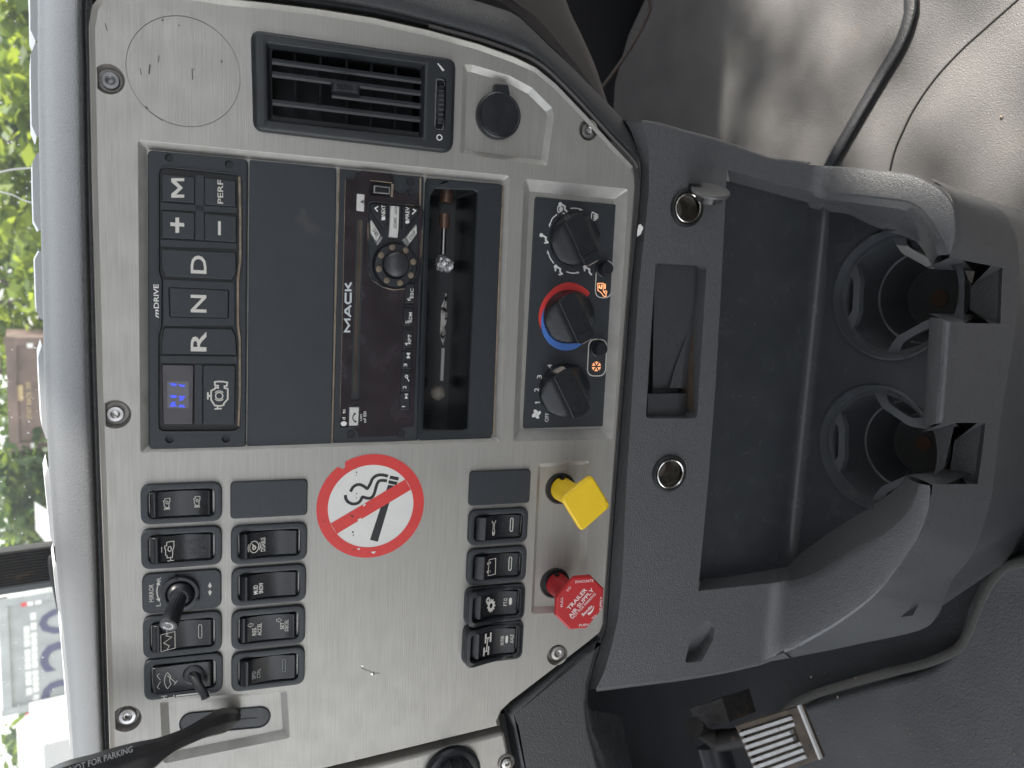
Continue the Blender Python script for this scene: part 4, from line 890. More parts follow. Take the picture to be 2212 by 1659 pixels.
def man(x, y, s=1.0):                      # seated figure, head to the picture's left
    mb.add([(a, b, fpz) for a, b in circ(*L(x - 9 * s, y - 8 * s, CZ), .0015 * s, 12)], [tuple(range(12))])
    mb.stroke(poly([(x - 5.5 * s, y - 7 * s), (x + 1 * s, y - 3 * s), (x + .5 * s, y + 3 * s), (x + 6 * s, y + 9 * s)], CZ), .0014 * s, fpz)
def arw(x, y, dx, dy, s=1.0):
    d = Vector((dx, dy)); n_ = Vector((-dy, dx)); P = Vector((x, y))
    mb.flat(poly([tuple(P + d * a * s + n_ * b * s) for a, b in ((-4, -1.6), (0, -1.6), (0, -3.6), (4, 0), (0, 3.6), (0, 1.6), (-4, 1.6))], CZ), fpz)
def defrost(x, y, s=1.0):
    mb.stroke([tuple(v)[:2] for v in cr(poly([(x - 7 * s, y - 10 * s), (x - 9 * s, y), (x - 7 * s, y + 10 * s)], CZ), 3)], .0008, fpz); mb.stroke(poly([(x - 7 * s, y - 10 * s), (x + 3 * s, y - 5 * s)], CZ), .0008, fpz); mb.stroke(poly([(x - 7 * s, y + 10 * s), (x + 3 * s, y + 5 * s)], CZ), .0008, fpz)
    for k in (-3.4, 0, 3.4): mb.stroke(poly([(x - 4 * s, y + k * s), (x - 1 * s, y + (k + 1.3) * s), (x + 2 * s, y + (k - 1.3) * s), (x + 6 * s, y + k * s)], CZ), .0008, fpz)
man(1219, 449); defrost(1211, 452, .75); arw(1217.5, 461, 1, .1, .8); man(1178, 516); arw(1178, 524.5, 1, 0, .8); man(1209, 584); arw(1199.5, 583, 0, -1, .8); arw(1209, 593, 1, .15, .8); man(1272, 585); arw(1262.5, 583, 0, -1, .8); defrost(1286, 468)
for p in ([(1232,450),(1245,450),(1258,454)], [(1203,463),(1193,472),(1187,486)], [(1183,543),(1188,557),(1196,569)], [(1223,587),(1236,590),(1248,589)]):
    P = [tuple(v)[:2] for v in cr(poly(p, CZ), 4)]; mb.stroke(P, .0008, fpz)
for q in ([(1252,449),(1260,454.5),(1251,455)], [(1185,483),(1190,484),(1186,492)], [(1181,548),(1186,547),(1182,540)], [(1246,586),(1252,588.5),(1246,592)]): mb.flat(poly(q, CZ), fpz)
cl.part(mb, 'lettering', WHITE, smooth=0)
mb = MB()
mb.stroke(poly([(1291,612),(1303,612),(1303,630),(1309,636),(1309,640),(1304,640),(1298,632),(1291,627)], CZ), .0006, fpz, True); mb.stroke(poly([(1295,615),(1294,621),(1299,623),(1300,615)], CZ), .0011, fpz); mb.stroke(poly([(1306.5,613),(1306.5,624)], CZ), .0012, fpz)
c = L(1308, 631, CZ); mb.ring(circ(*c, .0013, 16), circ(*c, .0007, 16), CZ, fpz)
c = L(1288, 791.5, CZ)
for q in range(6):
    a = math.pi / 3 * q; d = Vector((math.cos(a), math.sin(a))); n_ = Vector((-d.y, d.x)); C0 = Vector(c)
    mb.stroke([tuple(C0 + d * .0012), tuple(C0 + d * .0040)], .0006, fpz)
    for s in (1, -1): mb.stroke([tuple(C0 + d * .0024 + n_ * .0003 * s), tuple(C0 + d * .0036 + n_ * .0013 * s)], .0005, fpz + .00002)
cl.part(mb, 'lit_symbol', ORL, smooth=0)
# ================================================================== AIR BRAKE KNOBS
def brake_knob(name, label, hole, plate_px, m, plate_h, shape, stem_r):
    t = T(name, label, 'brake knob', L(*hole[:2], -.0045) + (-.0045,), group='air brake knobs')
    c = L(hole[0], hole[1], -.0045); R = box4(hole[0] - hole[2], hole[1] - hole[2] * 1.1, hole[0] + hole[2], hole[1] + hole[2] * 1.1, -.0045); R = (R[2] + R[3]) / 4
    mb = MB(); mb.ring(circ(*c, R, 44), circ(*c, R * .84, 44), -.0046, -.0030, .0006); mb.flat(circ(*c, R * .86, 44), -.0042); t.part(mb, 'socket_ring', RUBBER)
    pp = poly(plate_px, plate_h); ctr = Vector((sum(p[0] for p in pp) / len(pp), sum(p[1] for p in pp) / len(pp), plate_h))
    b0 = Vector((c[0] + (ctr.x - c[0]) * .12, c[1] + (ctr.y - c[1]) * .12, -.004))
    rs = []; d = (ctr - b0).normalized(); u = d.cross(Vector((0, 1, 0))).normalized(); v = d.cross(u)
    for s, r_ in ((0, stem_r), (.04, stem_r * 1.02), (.3, stem_r * .98), (.7, stem_r * .93), (.95, stem_r * .92)):
        rs.append([b0.lerp(ctr, s) + (u * math.cos(2 * math.pi * k / 40) + v * math.sin(2 * math.pi * k / 40)) * r_ for k in range(40)])
    mb = MB(); mb.rings(rs); t.part(mb, 'stem', m, smooth=60)
    for a in (2.2, 3.3): 
        mb = MB(); q = b0 + (u * math.cos(a) + v * math.sin(a)) * stem_r; mb.prism(rr(q.x, q.y, .0028, .0028, .0004), -.004, .0022); t.part(mb, 'stem_notch', DARK)
    return t, pp, ctr
yk, pp, ctr = brake_knob('brake_knob', 'yellow square push pull knob on a round stem', (1210, 1055, 31), [(1279,1026),(1321,1094),(1257,1151),(1211,1076)], YEL, .034, 'sq', .0092)
mb = MB(); o_ = rnd(pp, .0042, 6); mb.rings([[(x, y, z) for x, y in p] for p, z in ((offset(ccw(o_), -.0035), .0275), (offset(ccw(o_), -.0012), .0282), (offset(ccw(o_), -.0001), .0300), (ccw(o_), .0322), (offset(ccw(o_), -.0006), .0334), (offset(ccw(o_), -.0018), .0340))], cap1=True, cap0=True); pl = yk.part(mb, 'knob_plate', YEL, smooth=50)
mb = MB()
for s, x, y, an in (('TO', 1312, 1095, .12), ('RE', 1309, 1081, .30)): c = L(x, y, .034); text(mb, s, c[0], c[1], .0032, .0020, .0341, rot=an)
yk.part(mb, 'worn_lettering', mat('worn_ink', (.40, .24, .01), .5), parent=pl, smooth=0)
rk_, pp, ctr = brake_knob('brake_knob', 'red octagonal push pull knob lettered TRAILER AIR SUPPLY', (1198, 1259, 30), [(1241,1247),(1277,1244),(1305,1272),(1303,1315),(1268,1358),(1231,1361),(1200,1330),(1202,1291)], REDK, .030, 'oct', .0090)
mb = MB(); o_ = rnd(pp, .0012, 3); mb.rings([[(x, y, z) for x, y in p] for p, z in ((offset(ccw(o_), -.003), .0245), (offset(ccw(o_), -.001), .0252), (ccw(o_), .0268), (ccw(o_), .0288), (offset(ccw(o_), -.0007), .0298), (offset(ccw(o_), -.0016), .0300))], cap1=True, cap0=True)
pl = rk_.part(mb, 'knob_plate', mat('red_plate', (.50, .022, .026), .40, 0, (700, .00006), (80, .08), dust=(150, .70, (.6, .25, .18), .5)), smooth=50)
mb = MB(); zt = .0302
def ct_(s, x0, y0, x1, y1, hh, bold=.01):  # lettering from (x0,y0) to (x1,y1) along its baseline centre
    a, b = Vector(L(x0, y0, zt)), Vector(L(x1, y1, zt)); d = b - a; m_ = (a + b) / 2
    text(mb, s, m_.x, m_.y, d.length, hh, zt, bold=bold, rot=math.atan2(d.y, d.x))
ct_('TRAILER', 1227, 1316, 1266, 1272, .0034, .03); ct_('AIR SUPPLY', 1230, 1333, 1281, 1272, .0033, .03); ct_('NOT FOR PARKING', 1236, 1336, 1286, 1282, .0022)
ct_('PULL', 1213.5, 1311, 1213.5, 1290, .0019, .02); ct_('TO', 1225, 1278, 1232, 1268, .0019, .02); ct_('EVACUATE', 1243, 1257, 1282, 1254, .0019, .02) if False else None
c = L(1262, 1256, zt); text(mb, 'EVACUATE', c[0], c[1], .0019, .0115, zt, rot=0) if False else None
def across(s, x0, y0, x1, y1, hh):         # word running across, tops turned outwards
    a, b = Vector(L(x0, y0, zt)), Vector(L(x1, y1, zt)); d = b - a; m_ = (a + b) / 2
    text(mb, s, m_.x, m_.y, d.length, hh, zt, bold=.02, rot=math.atan2(d.y, d.x))
across('EVACUATE', 1243, 1257, 1282, 1254, .0020); across('PUSH', 1251, 1351, 1271, 1349, .0020); across('TO', 1279, 1337, 1288, 1329, .0020); across('SUPPLY', 1297, 1319, 1299, 1289, .0019)
ct_('Bendix', 1258, 1329, 1279, 1308, .0026, .04)
P = poly([(1269,1325),(1276,1321),(1281,1314),(1283,1307),(1283,1314),(1280,1321),(1275,1327),(1271,1329)], zt); mb.flat(P, zt)
rk_.part(mb, 'lettering', mat('pale_print', (.85, .76, .75), .5), parent=pl, smooth=0)
# ================================================================== HAND LEVER
hv = T('hand_lever', 'black trailer brake hand lever printed NOT FOR PARKING, reaching out of a slot', 'hand lever', L(480, 1560, -.005) + (-.005,))
sA, sB = Vector(L(414, 1562, -.005)), Vector(L(559, 1549, -.005)); hw_ = .0082
d = (sB - sA).normalized(); n_ = Vector((-d.y, d.x)); an = math.atan2(d.y, d.x)
capsule = [tuple(sB + (d * math.cos(t) + n_ * math.sin(t)) * hw_) for t in [rad(k) for k in range(-90, 91, 15)]] + [tuple(sA + (d * math.cos(t) + n_ * math.sin(t)) * hw_) for t in [rad(k) for k in range(90, 271, 15)]]
mb = MB(); mb.ring(capsule, offset(ccw(capsule), -.0012), -.0052, -.0038, .0005, -.006); mb.rings([[(x, y, z) for x, y in offset(ccw(capsule), -.0012)] for z in (-.0040, -.0045)]); mb.flat(offset(ccw(capsule), -.0008), -.0044); hv.part(mb, 'slot_boot', PLASTS)
mb = MB(); mb.stroke([tuple(sA.lerp(sB, .35)), tuple(sA.lerp(sB, .97))], .0007, -.0042); hv.part(mb, 'boot_slit', DARK)
st_ = [((510,1551), -.006, 9), ((503,1552), .004, 19), ((478,1560), .014, 27), ((440,1575), .024, 21), ((405,1592), .032, 18), ((374,1606), .037, 19), ((345,1621), .041, 24), ((310,1640), .046, 36), ((265,1662), .051, 47), ((215,1686), .056, 55), ((150,1712), .061, 62), ((60,1762), .066, 62), ((-40,1822), .070, 54)]
ctr_ = [L3(a, b, h) for (a, b), h, _ in st_]; rs = []
for i, c in enumerate(ctr_):
    t_ = (ctr_[min(i + 1, len(ctr_) - 1)] - ctr_[max(i - 1, 0)]).normalized(); s_ = Vector((0, 0, 1)).cross(t_).normalized(); n2 = t_.cross(s_)
    hw2 = st_[i][2] * .00029; th = min(hw2 * .8, .0065)
    rs.append([c + s_ * (hw2 * x) + n2 * (th * y) for x, y in rnd([(-1, -.9), (1, -.9), (1, .3), (.55, 1), (-.55, 1), (-1, .3)], .28, 3)])
rs2 = [list(q) for q in zip(*[cr(col, 4) for col in zip(*rs)])]
mb = MB(); mb.rings(rs2, cap0=True, cap1=True); lv = hv.part(mb, 'lever_arm', mat('lever_plastic', (.022, .022, .024), .34, 0, (900, .00005), (60, .2)), smooth=50)
# lettering on the flat top of the paddle
i0, i1 = ctr_[6], ctr_[10]
ts = (i1 - i0).normalized(); s_ = Vector((0, 0, 1)).cross(ts).normalized(); n2 = ts.cross(s_)
o2 = MB(); text(o2, 'NOT FOR PARKING', 0, 0, .0530, .0040, 0, bold=.02)
mid_ = L3(206, 1645, .0655); mb = MB()
a = PMI @ PT(286, 1617, .056); b = PMI @ PT(150, 1663, .067); ux = (a - b).normalized(); uy = (n2.cross(ux)).normalized(); ln = (a - b).length
mb.add([(a + b) / 2 + ux * (x / .053 * ln) + uy * y + n2 * .0004 for x, y, _ in o2.v], o2.f)
hv.part(mb, 'lettering', GREYP, parent=lv, smooth=0)
# ================================================================== CONSOLE below the panel
FH, BH = .003, -.020
ZR = PT(1722, 840, FH).z; ZS = PT(1744, 840, BH).z
FLOOR = .10
def Fp(p, h=FH): return PT(p[0], p[1], h)
def Rp(p, dz=0): return PZ(p[0], p[1], ZR + dz)
def Sp(p, dz=0): return PZ(p[0], p[1], ZS + dz)
def Bp(p): return PT(p[0], p[1], BH)
cn = T('console', 'dark grey plastic console with two cup holders and an open bin below the panel', 'console', (0, PT(1722, 840, FH).y, FLOOR), panel=False)
def curve(fn, pts, n=4): return cr([fn(p) for p in pts], n)
# --- face with its openings
ridge = [(1386,266),(1399,300),(1403,350),(1402,415),(1380,620),(1367,829),(1354,1040),(1345,1244),(1336,1330),(1322,1395),(1306,1450),(1288,1488)]
face_out = ridge + [(1380,1476),(1481,1463),(1570,1447),(1640,1431),(1648,1340),(1656,1261),(1580,1269),(1508,1277),(1511,1244),(1530,1040),(1546,829),(1558,620),(1568,415),(1570,366),(1660,391),(1741,411),(1747,356),(1700,349),(1659,344),(1568,311),(1481,287),(1420,270)]
S1 = L(1483, 450, FH); r1 = box4(1451, 409, 1517, 496, FH); r1 = (r1[2] + r1[3]) / 4
S2 = L(1445, 1022, FH); r2 = box4(1411, 980, 1479, 1064, FH); r2 = (r2[2] + r2[3]) / 4
slot_px = [(1416,568),(1527,574),(1506,904),(1395,904)]
slot_h = rnd(poly(slot_px, FH), .004, 6)
scoop_px = [(1528,1338),(1545,1357),(1541,1381),(1517,1428),(1479,1433),(1488,1397),(1506,1357)]
scoop = rnd(poly(scoop_px, FH), .003, 4)
def W3(p2, h): return PM @ Vector((p2[0], p2[1], h))
mb = MB(); tmp = MB(); fo = poly(face_out, FH); tmp.plate(fo, [circ(*S1, r1 * .9, 40), circ(*S2, r2 * .9, 40), slot_h, scoop], FH)
fcm = MB(); fcm.add([PM @ Vector(v) for v in tmp.v], tmp.f); cn.part(fcm, 'console_face', CONS, smooth=0)
for hp, d in ((slot_h, .004),):
    mb.rings([[W3(p, h) for p in q] for q, h in ((offset(ccw(hp), .0004), FH), (ccw(hp), FH - .001), (offset(ccw(hp), -.0006), FH - .026))])
sc_ = ccw(scoop); top_ = max(p[1] for p in sc_)
cxs, cys = L(1512, 1395, FH)
low_ = min(p[0] for p in sc_); hi_ = max(p[0] for p in sc_)
def scd(p): return FH - .001 - .013 * ((hi_ - p[0]) / (hi_ - low_))
i1 = offset(sc_, -.0012)
mb.rings([[W3(p, FH) for p in sc_], [W3(p, FH - .0008) for p in offset(sc_, -.0004)], [W3(p, scd(p)) for p in i1]], cap1=True)
# lip between the silver panel and the face
lipa = [(1345,258),(1360,285),(1376,330),(1384,392),(1363,620),(1347,829),(1331,1040),(1316,1244),(1309,1350),(1296,1392),(1282,1440),(1270,1490)]
mb.rows([cr([Fp(p, -.020) for p in lipa], 5), cr([Fp(mix(a, b, .10), -.009) for a, b in zip(lipa, ridge)], 5), cr([Fp(mix(a, b, .55), -.0035) for a, b in zip(lipa, ridge)], 5), cr([Fp(mix(a, b, .9), FH - .0011) for a, b in zip(lipa, ridge)], 5), cr([Fp(b, FH) for b in ridge], 5)])
# outer upper side falling away
eu = [(1345,258),(1386,265),(1420,270),(1481,287),(1568,311),(1659,344),(1700,349),(1747,356)]
mb.rows([cr([Fp(p) for p in eu[1:]], 4), cr([Fp((p[0], p[1] - 4), FH - .0012) for p in eu[1:]], 4), cr([Fp((p[0], p[1] - 6), FH - .005) for p in eu[1:]], 4), cr([Fp((p[0] + 6, p[1] - 2), FH - .16) for p in eu[1:]], 4)])
el = [(1288,1488),(1380,1476),(1481,1463),(1570,1447),(1640,1431)]
mb.rows([[Fp((1640,1431)), Fp((1664,1420)), Rp((1692,1410))], [Fp((1642,1437), FH - .006), Fp((1668,1428), -.006), Rp((1704,1420), -.02)], [Fp((1644,1427), FH - .14), Fp((1668,1420), -.14), Rp((1712,1420), -.2)]])
mb.rows([cr([Fp(p) for p in el], 4), cr([Fp((p[0], p[1] + 4), FH - .0012) for p in el], 4), cr([Fp((p[0] + 2, p[1] + 6), FH - .006) for p in el], 4), cr([Fp((p[0] + 4, p[1] - 4), FH - .14) for p in el], 4)])
# --- rim (top surface of the two arms and the front bar), a rounded fold where it leaves the face
ridU = [(1796,359),(1850,362),(1888,366),(1935,371),(1975,378),(2008,393),(2037,412),(2058,440),(2064,473),(2063,520),(2052,549)]
inU = [(1790,419),(1830,422),(1876,426),(1920,431),(1959,437),(1978,446),(1994,459),(2009,477),(2024,501),(2037,527),(2048,550)]
ridL = [(2010,1049),(2010,1075),(2006,1105),(1988,1155),(1967,1190),(1945,1220),(1902,1274),(1858,1314),(1801,1354),(1760,1378),(1722,1399),(1692,1410)]
inL = [(1982,1044),(1980,1055),(1974,1072),(1962,1098),(1940,1124),(1909,1149),(1875,1170),(1837,1191),(1800,1214),(1770,1233),(1738,1247),(1706,1254)]
def crown(a, b, k=.0018):                  # rim strip with softened edges
    rs = []
    for s, dz in ((0, -.0022), (.06, -.0006), (.16, 0), (.5, .0006), (.84, 0), (.95, -.0006), (1, -.0020)): rs.append(cr([Rp(mix(p, q, s), dz) for p, q in zip(a, b)], 4))
    return rs
mb.rows(crown(inU, ridU)); mb.rows(crown(inL, ridL)); mb.rows(crown([(2034,688),(2028,800),(2018,916)], [(2054,697),(2047,800),(2038,913)]))
def fold(fa, fb, ra, rb, ca, cb_):         # soft bend from the upright face to the level rim
    out_ = []
    for s, dz in ((0, -.0022), (.06, -.0006), (.16, 0), (.5, .0006), (.84, 0), (.95, -.0006), (1, -.0020)):
        A_, B_, C_ = Fp(mix(fa, fb, s)), Rp(mix(ra, rb, s), dz), Fp(mix(ca, cb_, s))
        out_.append([A_.lerp(C_, k / 10).lerp(C_.lerp(B_, k / 10), k / 10) for k in range(11)])
    return out_
mb.rows(fold((1741,411), (1747,356), (1790,419), (1796,359), (1765,415), (1771,358)))
mb.rows(fold((1656,1261), (1640,1431), (1706,1254), (1692,1410), (1680,1258), (1664,1420)))
# inner walls
wlU = [(1776,430),(1814,434),(1860,440),(1905,446),(1938,451),(1960,456),(1977,464),(1992,478),(2006,500),(2018,527),(2026,552)]
wbU = [(1778,440),(1826,446),(1870,466),(1905,480),(1935,488),(1958,496),(1976,506),(1990,522),(2002,544),(2010,558),(2014,568)]
wlL = [(1962,1034),(1960,1044),(1952,1060),(1938,1078),(1916,1098),(1888,1116),(1856,1136),(1820,1158),(1786,1180),(1756,1202),(1728,1220)]
wbL = [(1955,1030),(1952,1040),(1944,1054),(1930,1070),(1908,1088),(1880,1106),(1848,1124),(1812,1146),(1780,1166),(1750,1188),(1724,1206)]
def res3(P, n=70):
    d = [0]
    for p, q in zip(P, P[1:]): d.append(d[-1] + (q - p).length)
    out_ = []; i = 0
    for k in range(n):
        t = d[-1] * k / (n - 1)
        while i < len(P) - 2 and d[i + 1] < t: i += 1
        out_.append(P[i].lerp(P[i + 1], (t - d[i]) / max(d[i + 1] - d[i], 1e-9)))
    return out_
fU = [r for r in fold((1741,411), (1747,356), (1790,419), (1796,359), (1765,415), (1771,358))][0]
fL = [r for r in fold((1656,1261), (1640,1431), (1706,1254), (1692,1410), (1680,1258), (1664,1420))][0]
tU = curve(Fp, [(1570,366),(1660,391),(1741,411)]) + fU[1:-1] + cr([Rp(p, -.0022) for p in inU], 4)
mU = curve(lambda p: Fp(p, FH - .004), [(1571,368),(1660,393),(1738,414)]) + cr([Rp(p, -.006) for p in wlU], 4)
bU = curve(Bp, [(1577,392),(1662,413),(1745,432)]) + cr([Sp(p, .004) for p in wbU], 4)
e2 = [p + Vector((-.006, 0, -.004)) for p in bU]
mb.rows([res3(q) for q in (tU, mU)]); mb.rows([res3(q) for q in (mU, bU, e2)])
tL = curve(Fp, [(1508,1277),(1580,1269),(1656,1261)]) + fL[1:-1] + cr([Rp(p, -.0022) for p in inL[::-1]], 4)
bL = curve(Bp, [(1516,1252),(1585,1244),(1659,1232),(1700,1224)]) + cr([Sp(p, .003) for p in wbL[::-1]], 4)
e2 = [p + Vector((.006, 0, -.004)) for p in bL]
tL2 = [p.lerp(q, .10) for p, q in zip(res3(tL), res3(bL))]
mb.rows([res3(tL), tL2, res3(bL), res3(e2)])
mb.rows([curve(lambda p: Rp(p, -.0022), [(2034,688),(2028,800),(2018,916)]), curve(lambda p: Rp(p, -.010), [(2012,686),(2006,800),(1998,925)]), curve(lambda p: Sp(p, .001), [(2008,686),(2002,800),(1994,925)])])
# front skirt, interrupted by two mug handle notches
DZ = -.095
colsF = [((2009,386),(2022,389)),((2034,401),(2084,415)),((2050,418),(2134,437)),((2059,440),(2174,465)),((2062,477),(2196,515)),((2061,520),(2201,560)),((2050,557),(2202,585))]
colsM = [((2054,697),(2195,700)),((2047,800),(2178,805)),((2038,913),(2160,914))]
colsL = [((2014,1047),(2146,1045)),((2010,1079),(2138,1090)),((1991,1149),(2112,1174)),((1959,1192),(2088,1215)),((1929,1242),(2059,1250)),((1896,1269),(2042,1290)),((1871,1294),(2025,1330)),((1809,1339),(1985,1362)),((1759,1366),(1860,1390)),((1722,1399),(1790,1405)),((1692,1410),(1712,1420))]
def skirt(cols, s0=0.0, n=4):
    rs = []
    for s in ([0, .03, .10, .3, .6, .85, .96, 1.0] if s0 == 0 else [s0, s0 + .03, .9, 1.0]):
        dz = DZ * s - (.0020 if s < .01 else .0004 if s < .05 else 0)
        rs.append(cr([Rp(mix(a, b, s), dz if s > .05 or s0 else -.002 + (dz if s > 0 else 0)) for a, b in cols], n))
    last = cols
    rs.append(cr([PZ(b[0], b[1], ZR + DZ) + Vector((0, .012, -.02)) for a, b in cols], n)); rs.append(cr([PZ(b[0], b[1], ZR + DZ) + Vector((0, .05, -(ZR + DZ - FLOOR))) for a, b in cols], n))
    return rs
for c_ in (colsF, colsM, colsL): mb.rows(skirt(c_))
n1 = [((2050,557),(2202,585)),((2052,627),(2200,642)),((2054,697),(2195,700))]; n2 = [((2038,913),(2160,914)),((2030,980),(2154,980)),((2014,1047),(2146,1045))]
mb.rows(skirt(n1, .76)); mb.rows(skirt(n2, .74))
for (ca, cb2), s0, fl in ((n1[::2], .76, ((2098,618),(2094,668))), (n2[::2], .74, ((2062,952),(2052,1014)))):
    ea, eb = Rp(mix(*ca, s0), DZ * s0), Rp(mix(*cb2, s0), DZ * s0)
    ba, bb = Rp(fl[0], DZ * 1.06), Rp(fl[1], DZ * 1.06)
    ba, bb = PZ(*fl[0], ZR + DZ * s0 - .006), PZ(*fl[1], ZR + DZ * s0 - .006)
    ia, ib = ea + Vector((0, .004, -.003)), eb + Vector((0, .004, -.003))
    mb.rows([[ea, ia, ba, ba + Vector((0, .004, -.04))], [eb, ib, bb, bb + Vector((0, .004, -.04))]])
    for c0, e_, i_, b_, sgn in ((ca, ea, ia, ba, 1), (cb2, eb, ib, bb, -1)):
        tp = [Rp(mix(*c0, s), DZ * s - .001) for s in (0, .2, .4, .6, s0)]
        tp2 = Rp((c0[0][0] - 20, c0[0][1] + 9 * sgn), -.010); lo2 = Vector((tp2.x, tp2.y + .002, b_.z - .03)); b2 = b_ + Vector((0, .004, -.04))
        mb.add([tp2] + tp + [e_, i_, b_, b2, lo2], [(0, 1, 2, 10), (10, 2, 3, 9), (9, 3, 4, 8), (8, 4, 5, 7), (7, 5, 6)])
        t3 = Rp((c0[0][0] - 48, c0[0][1] + 20 * sgn), -.028); l3 = Vector((t3.x, t3.y, b_.z - .04)); mb.add([tp2, t3, l3, lo2], [(0, 1, 2, 3)])
cn.part(mb, 'console_body', CONS, smooth=26)
# --- bin and shelf, smoother plastic
mb = MB()
upF, upB = [(1570,366),(1660,391),(1752,414)], [(1577,392),(1662,413),(1768,438)]
loF, loB = [(1508,1277),(1580,1269),(1659,1260),(1716,1253)], [(1516,1252),(1585,1244),(1659,1232),(1712,1222)]
bl = [(1768,438),(1764,560),(1758,690),(1751,829),(1737,960),(1722,1090),(1702,1230)]
tb = [(1577,392),(1570,560),(1563,690),(1556,829),(1547,960),(1535,1090),(1516,1256)]
mb.rows([curve(lambda p: PT(p[0] - 50, p[1], BH), tb), curve(Bp, tb), curve(lambda p: PT(p[0] - 26, p[1], BH), bl)])
q0 = [PT(p[0] - 26, p[1], BH) for p in bl]; q2 = [PZ(p[0] + 24, p[1], ZS) for p in bl]; q1 = [Bp(p) * .5 + Sp(p) * .5 for p in bl]
mb.rows([cr([a.lerp(b, s).lerp(b.lerp(c, s), s) for a, b, c in zip(q0, q1, q2)], 4) for s in [k / 8 for k in range(9)]])
# soffit above the bin
mb.rows([curve(Fp, [(1568,366),(1568,415),(1546,829),(1511,1244),(1508,1277)]), curve(lambda p: PT(p[0] - 26, p[1], BH), [(1577,380),(1577,420),(1556,829),(1522,1240),(1516,1260)])])
cups = []
for (cx, cy), rpx in (((1927, 637), ((1946,495), (1909,777))), ((1890, 966), ((1880,830), (1893,1101)))):
    a, b = Sp(rpx[0]), Sp(rpx[1]); ctr = Sp((cx, cy)); R = abs(a.x - b.x) / 2; cups.append((ctr, R))
sh = [(1792,430),(1788,560),(1782,690),(1775,829),(1761,960),(1746,1090),(1726,1232)]
outl = [Sp(p) for p in sh] + [Sp(p) for p in ((1800,1190),(1890,1128),(1940,1096),(1975,1066),(2040,1010),(2066,900),(2074,800),(2082,690),(2084,600),(2070,520),(2010,455),(1900,430))]
tmp = MB(); tmp.plate([(p.x, p.y) for p in outl], [circ(c.x, c.y, R, 64) for c, R in cups], ZS); mb.add(tmp.v, tmp.f)
cn.part(mb, 'bin_and_shelf', CONSIN, smooth=40)
pan = MB(); pp2 = [PZ(x, y, ZR + DZ) + Vector((0, .022, 0)) for x, y in ((2060,425),(2134,445),(2174,470),(2190,520),(2195,600),(2190,690),(2170,829),(2155,917),(2140,1054),(2105,1174),(2050,1250),(1990,1340),(1700,1390),(1720,380))]
pan.flat([(p.x, p.y) for p in pp2], ZS - .079); cn.part(pan, 'inner_pan', DARK, smooth=0)
for i, (c, R) in enumerate(cups):
    bot = PZ((2025, 1999)[i], (650, 972)[i], ZS - .072)
    ax_ = Vector((bot.x - c.x, bot.y - c.y))
    pr = [(1.015, -.0005), (1.0, .0018), (.975, .0020), (.955, -.0010), (.93, -.004), (.925, -.0058), (.86, -.0060), (.845, -.0075), (.80, -.030), (.745, -.044), (.715, -.0450), (.70, -.048), (.60, -.062), (.53, -.0715), (.50, -.072), (.30, -.0722), (.145, -.0722), (.14, -.0718)]
    rs = []
    for r_, z in pr:
        sft = min(1, max(0, -z / .072)) * .30
        rs.append([(c.x + ax_.x * sft + R * r_ * math.cos(2 * math.pi * k / 64), c.y + ax_.y * sft + R * r_ * math.sin(2 * math.pi * k / 64), ZS + z) for k in range(64)])
    mb = MB(); mb.rings(rs)
    def keep(f):
        p = sum((Vector(mb.v[k]) for k in f), Vector()) / len(f); an_ = math.degrees(math.atan2(p.y - c.y, p.x - c.x)) + 90
        return not (abs((an_ + 180) % 360 - 180) < 36 and p.z > ZR + DZ * .76 - .004 and math.hypot(p.x - c.x, p.y - c.y) > R * .5)
    mb.f = [f for f in mb.f if keep(f)]
    well = cn.part(mb, 'cup_well', mat('cup_plastic', (.048, .052, .057), .36, 0, (700, .00015), (40, .25), dust=(120, .64, (.12, .11, .10), .35)) if 'cup_plastic' not in bpy.data.materials else bpy.data.materials['cup_plastic'], smooth=35)
    mb = MB(); mb.lathe(c.x + ax_.x * .30, c.y + ax_.y * .30, [(R * .145, ZS - .0724), (R * .14, ZS - .0712), (.0005, ZS - .0710)], 28); cn.part(mb, 'drain_plug', mat('rust_plug', (.085, .048, .034), .7, 0, None, (80, .3)) if i == 0 else bpy.data.materials['rust_plug'], parent=well)
    for a0 in (90, 210, 330):
        a0 = rad(a0 + (4 if i == 0 else 6)); mb = MB()
        def pp_(r_, da, z): return (c.x + R * r_ * math.cos(a0 + rad(da)), c.y + R * r_ * math.sin(a0 + rad(da)), ZS + z)
        path = [(.92, 38, -.0062), (.66, 25, -.004), (.60, 10, -.0034), (.60, -10, -.0034), (.66, -25, -.004), (.92, -38, -.0062)]
        inn_ = [(.91, 24, -.0062), (.765, 18, -.0045), (.715, 8, -.0038), (.715, -8, -.0038), (.765, -18, -.0045), (.91, -24, -.0062)]
        o_ = cr([pp_(*p) for p in path], 3); n_ = cr([pp_(*p) for p in inn_], 3); dn = lambda q, d: [Vector(v) - Vector((0, 0, d)) for v in q]
        mb.rows([dn(o_, .006), dn(o_, .0006), o_, n_, dn(n_, .0006), dn(n_, .006)])
        cn.part(mb, 'cup_finger', CONSIN if False else mat('finger_plastic', (.075, .080, .088), .40) if 'finger_plastic' not in bpy.data.materials else bpy.data.materials['finger_plastic'], parent=well, smooth=30)
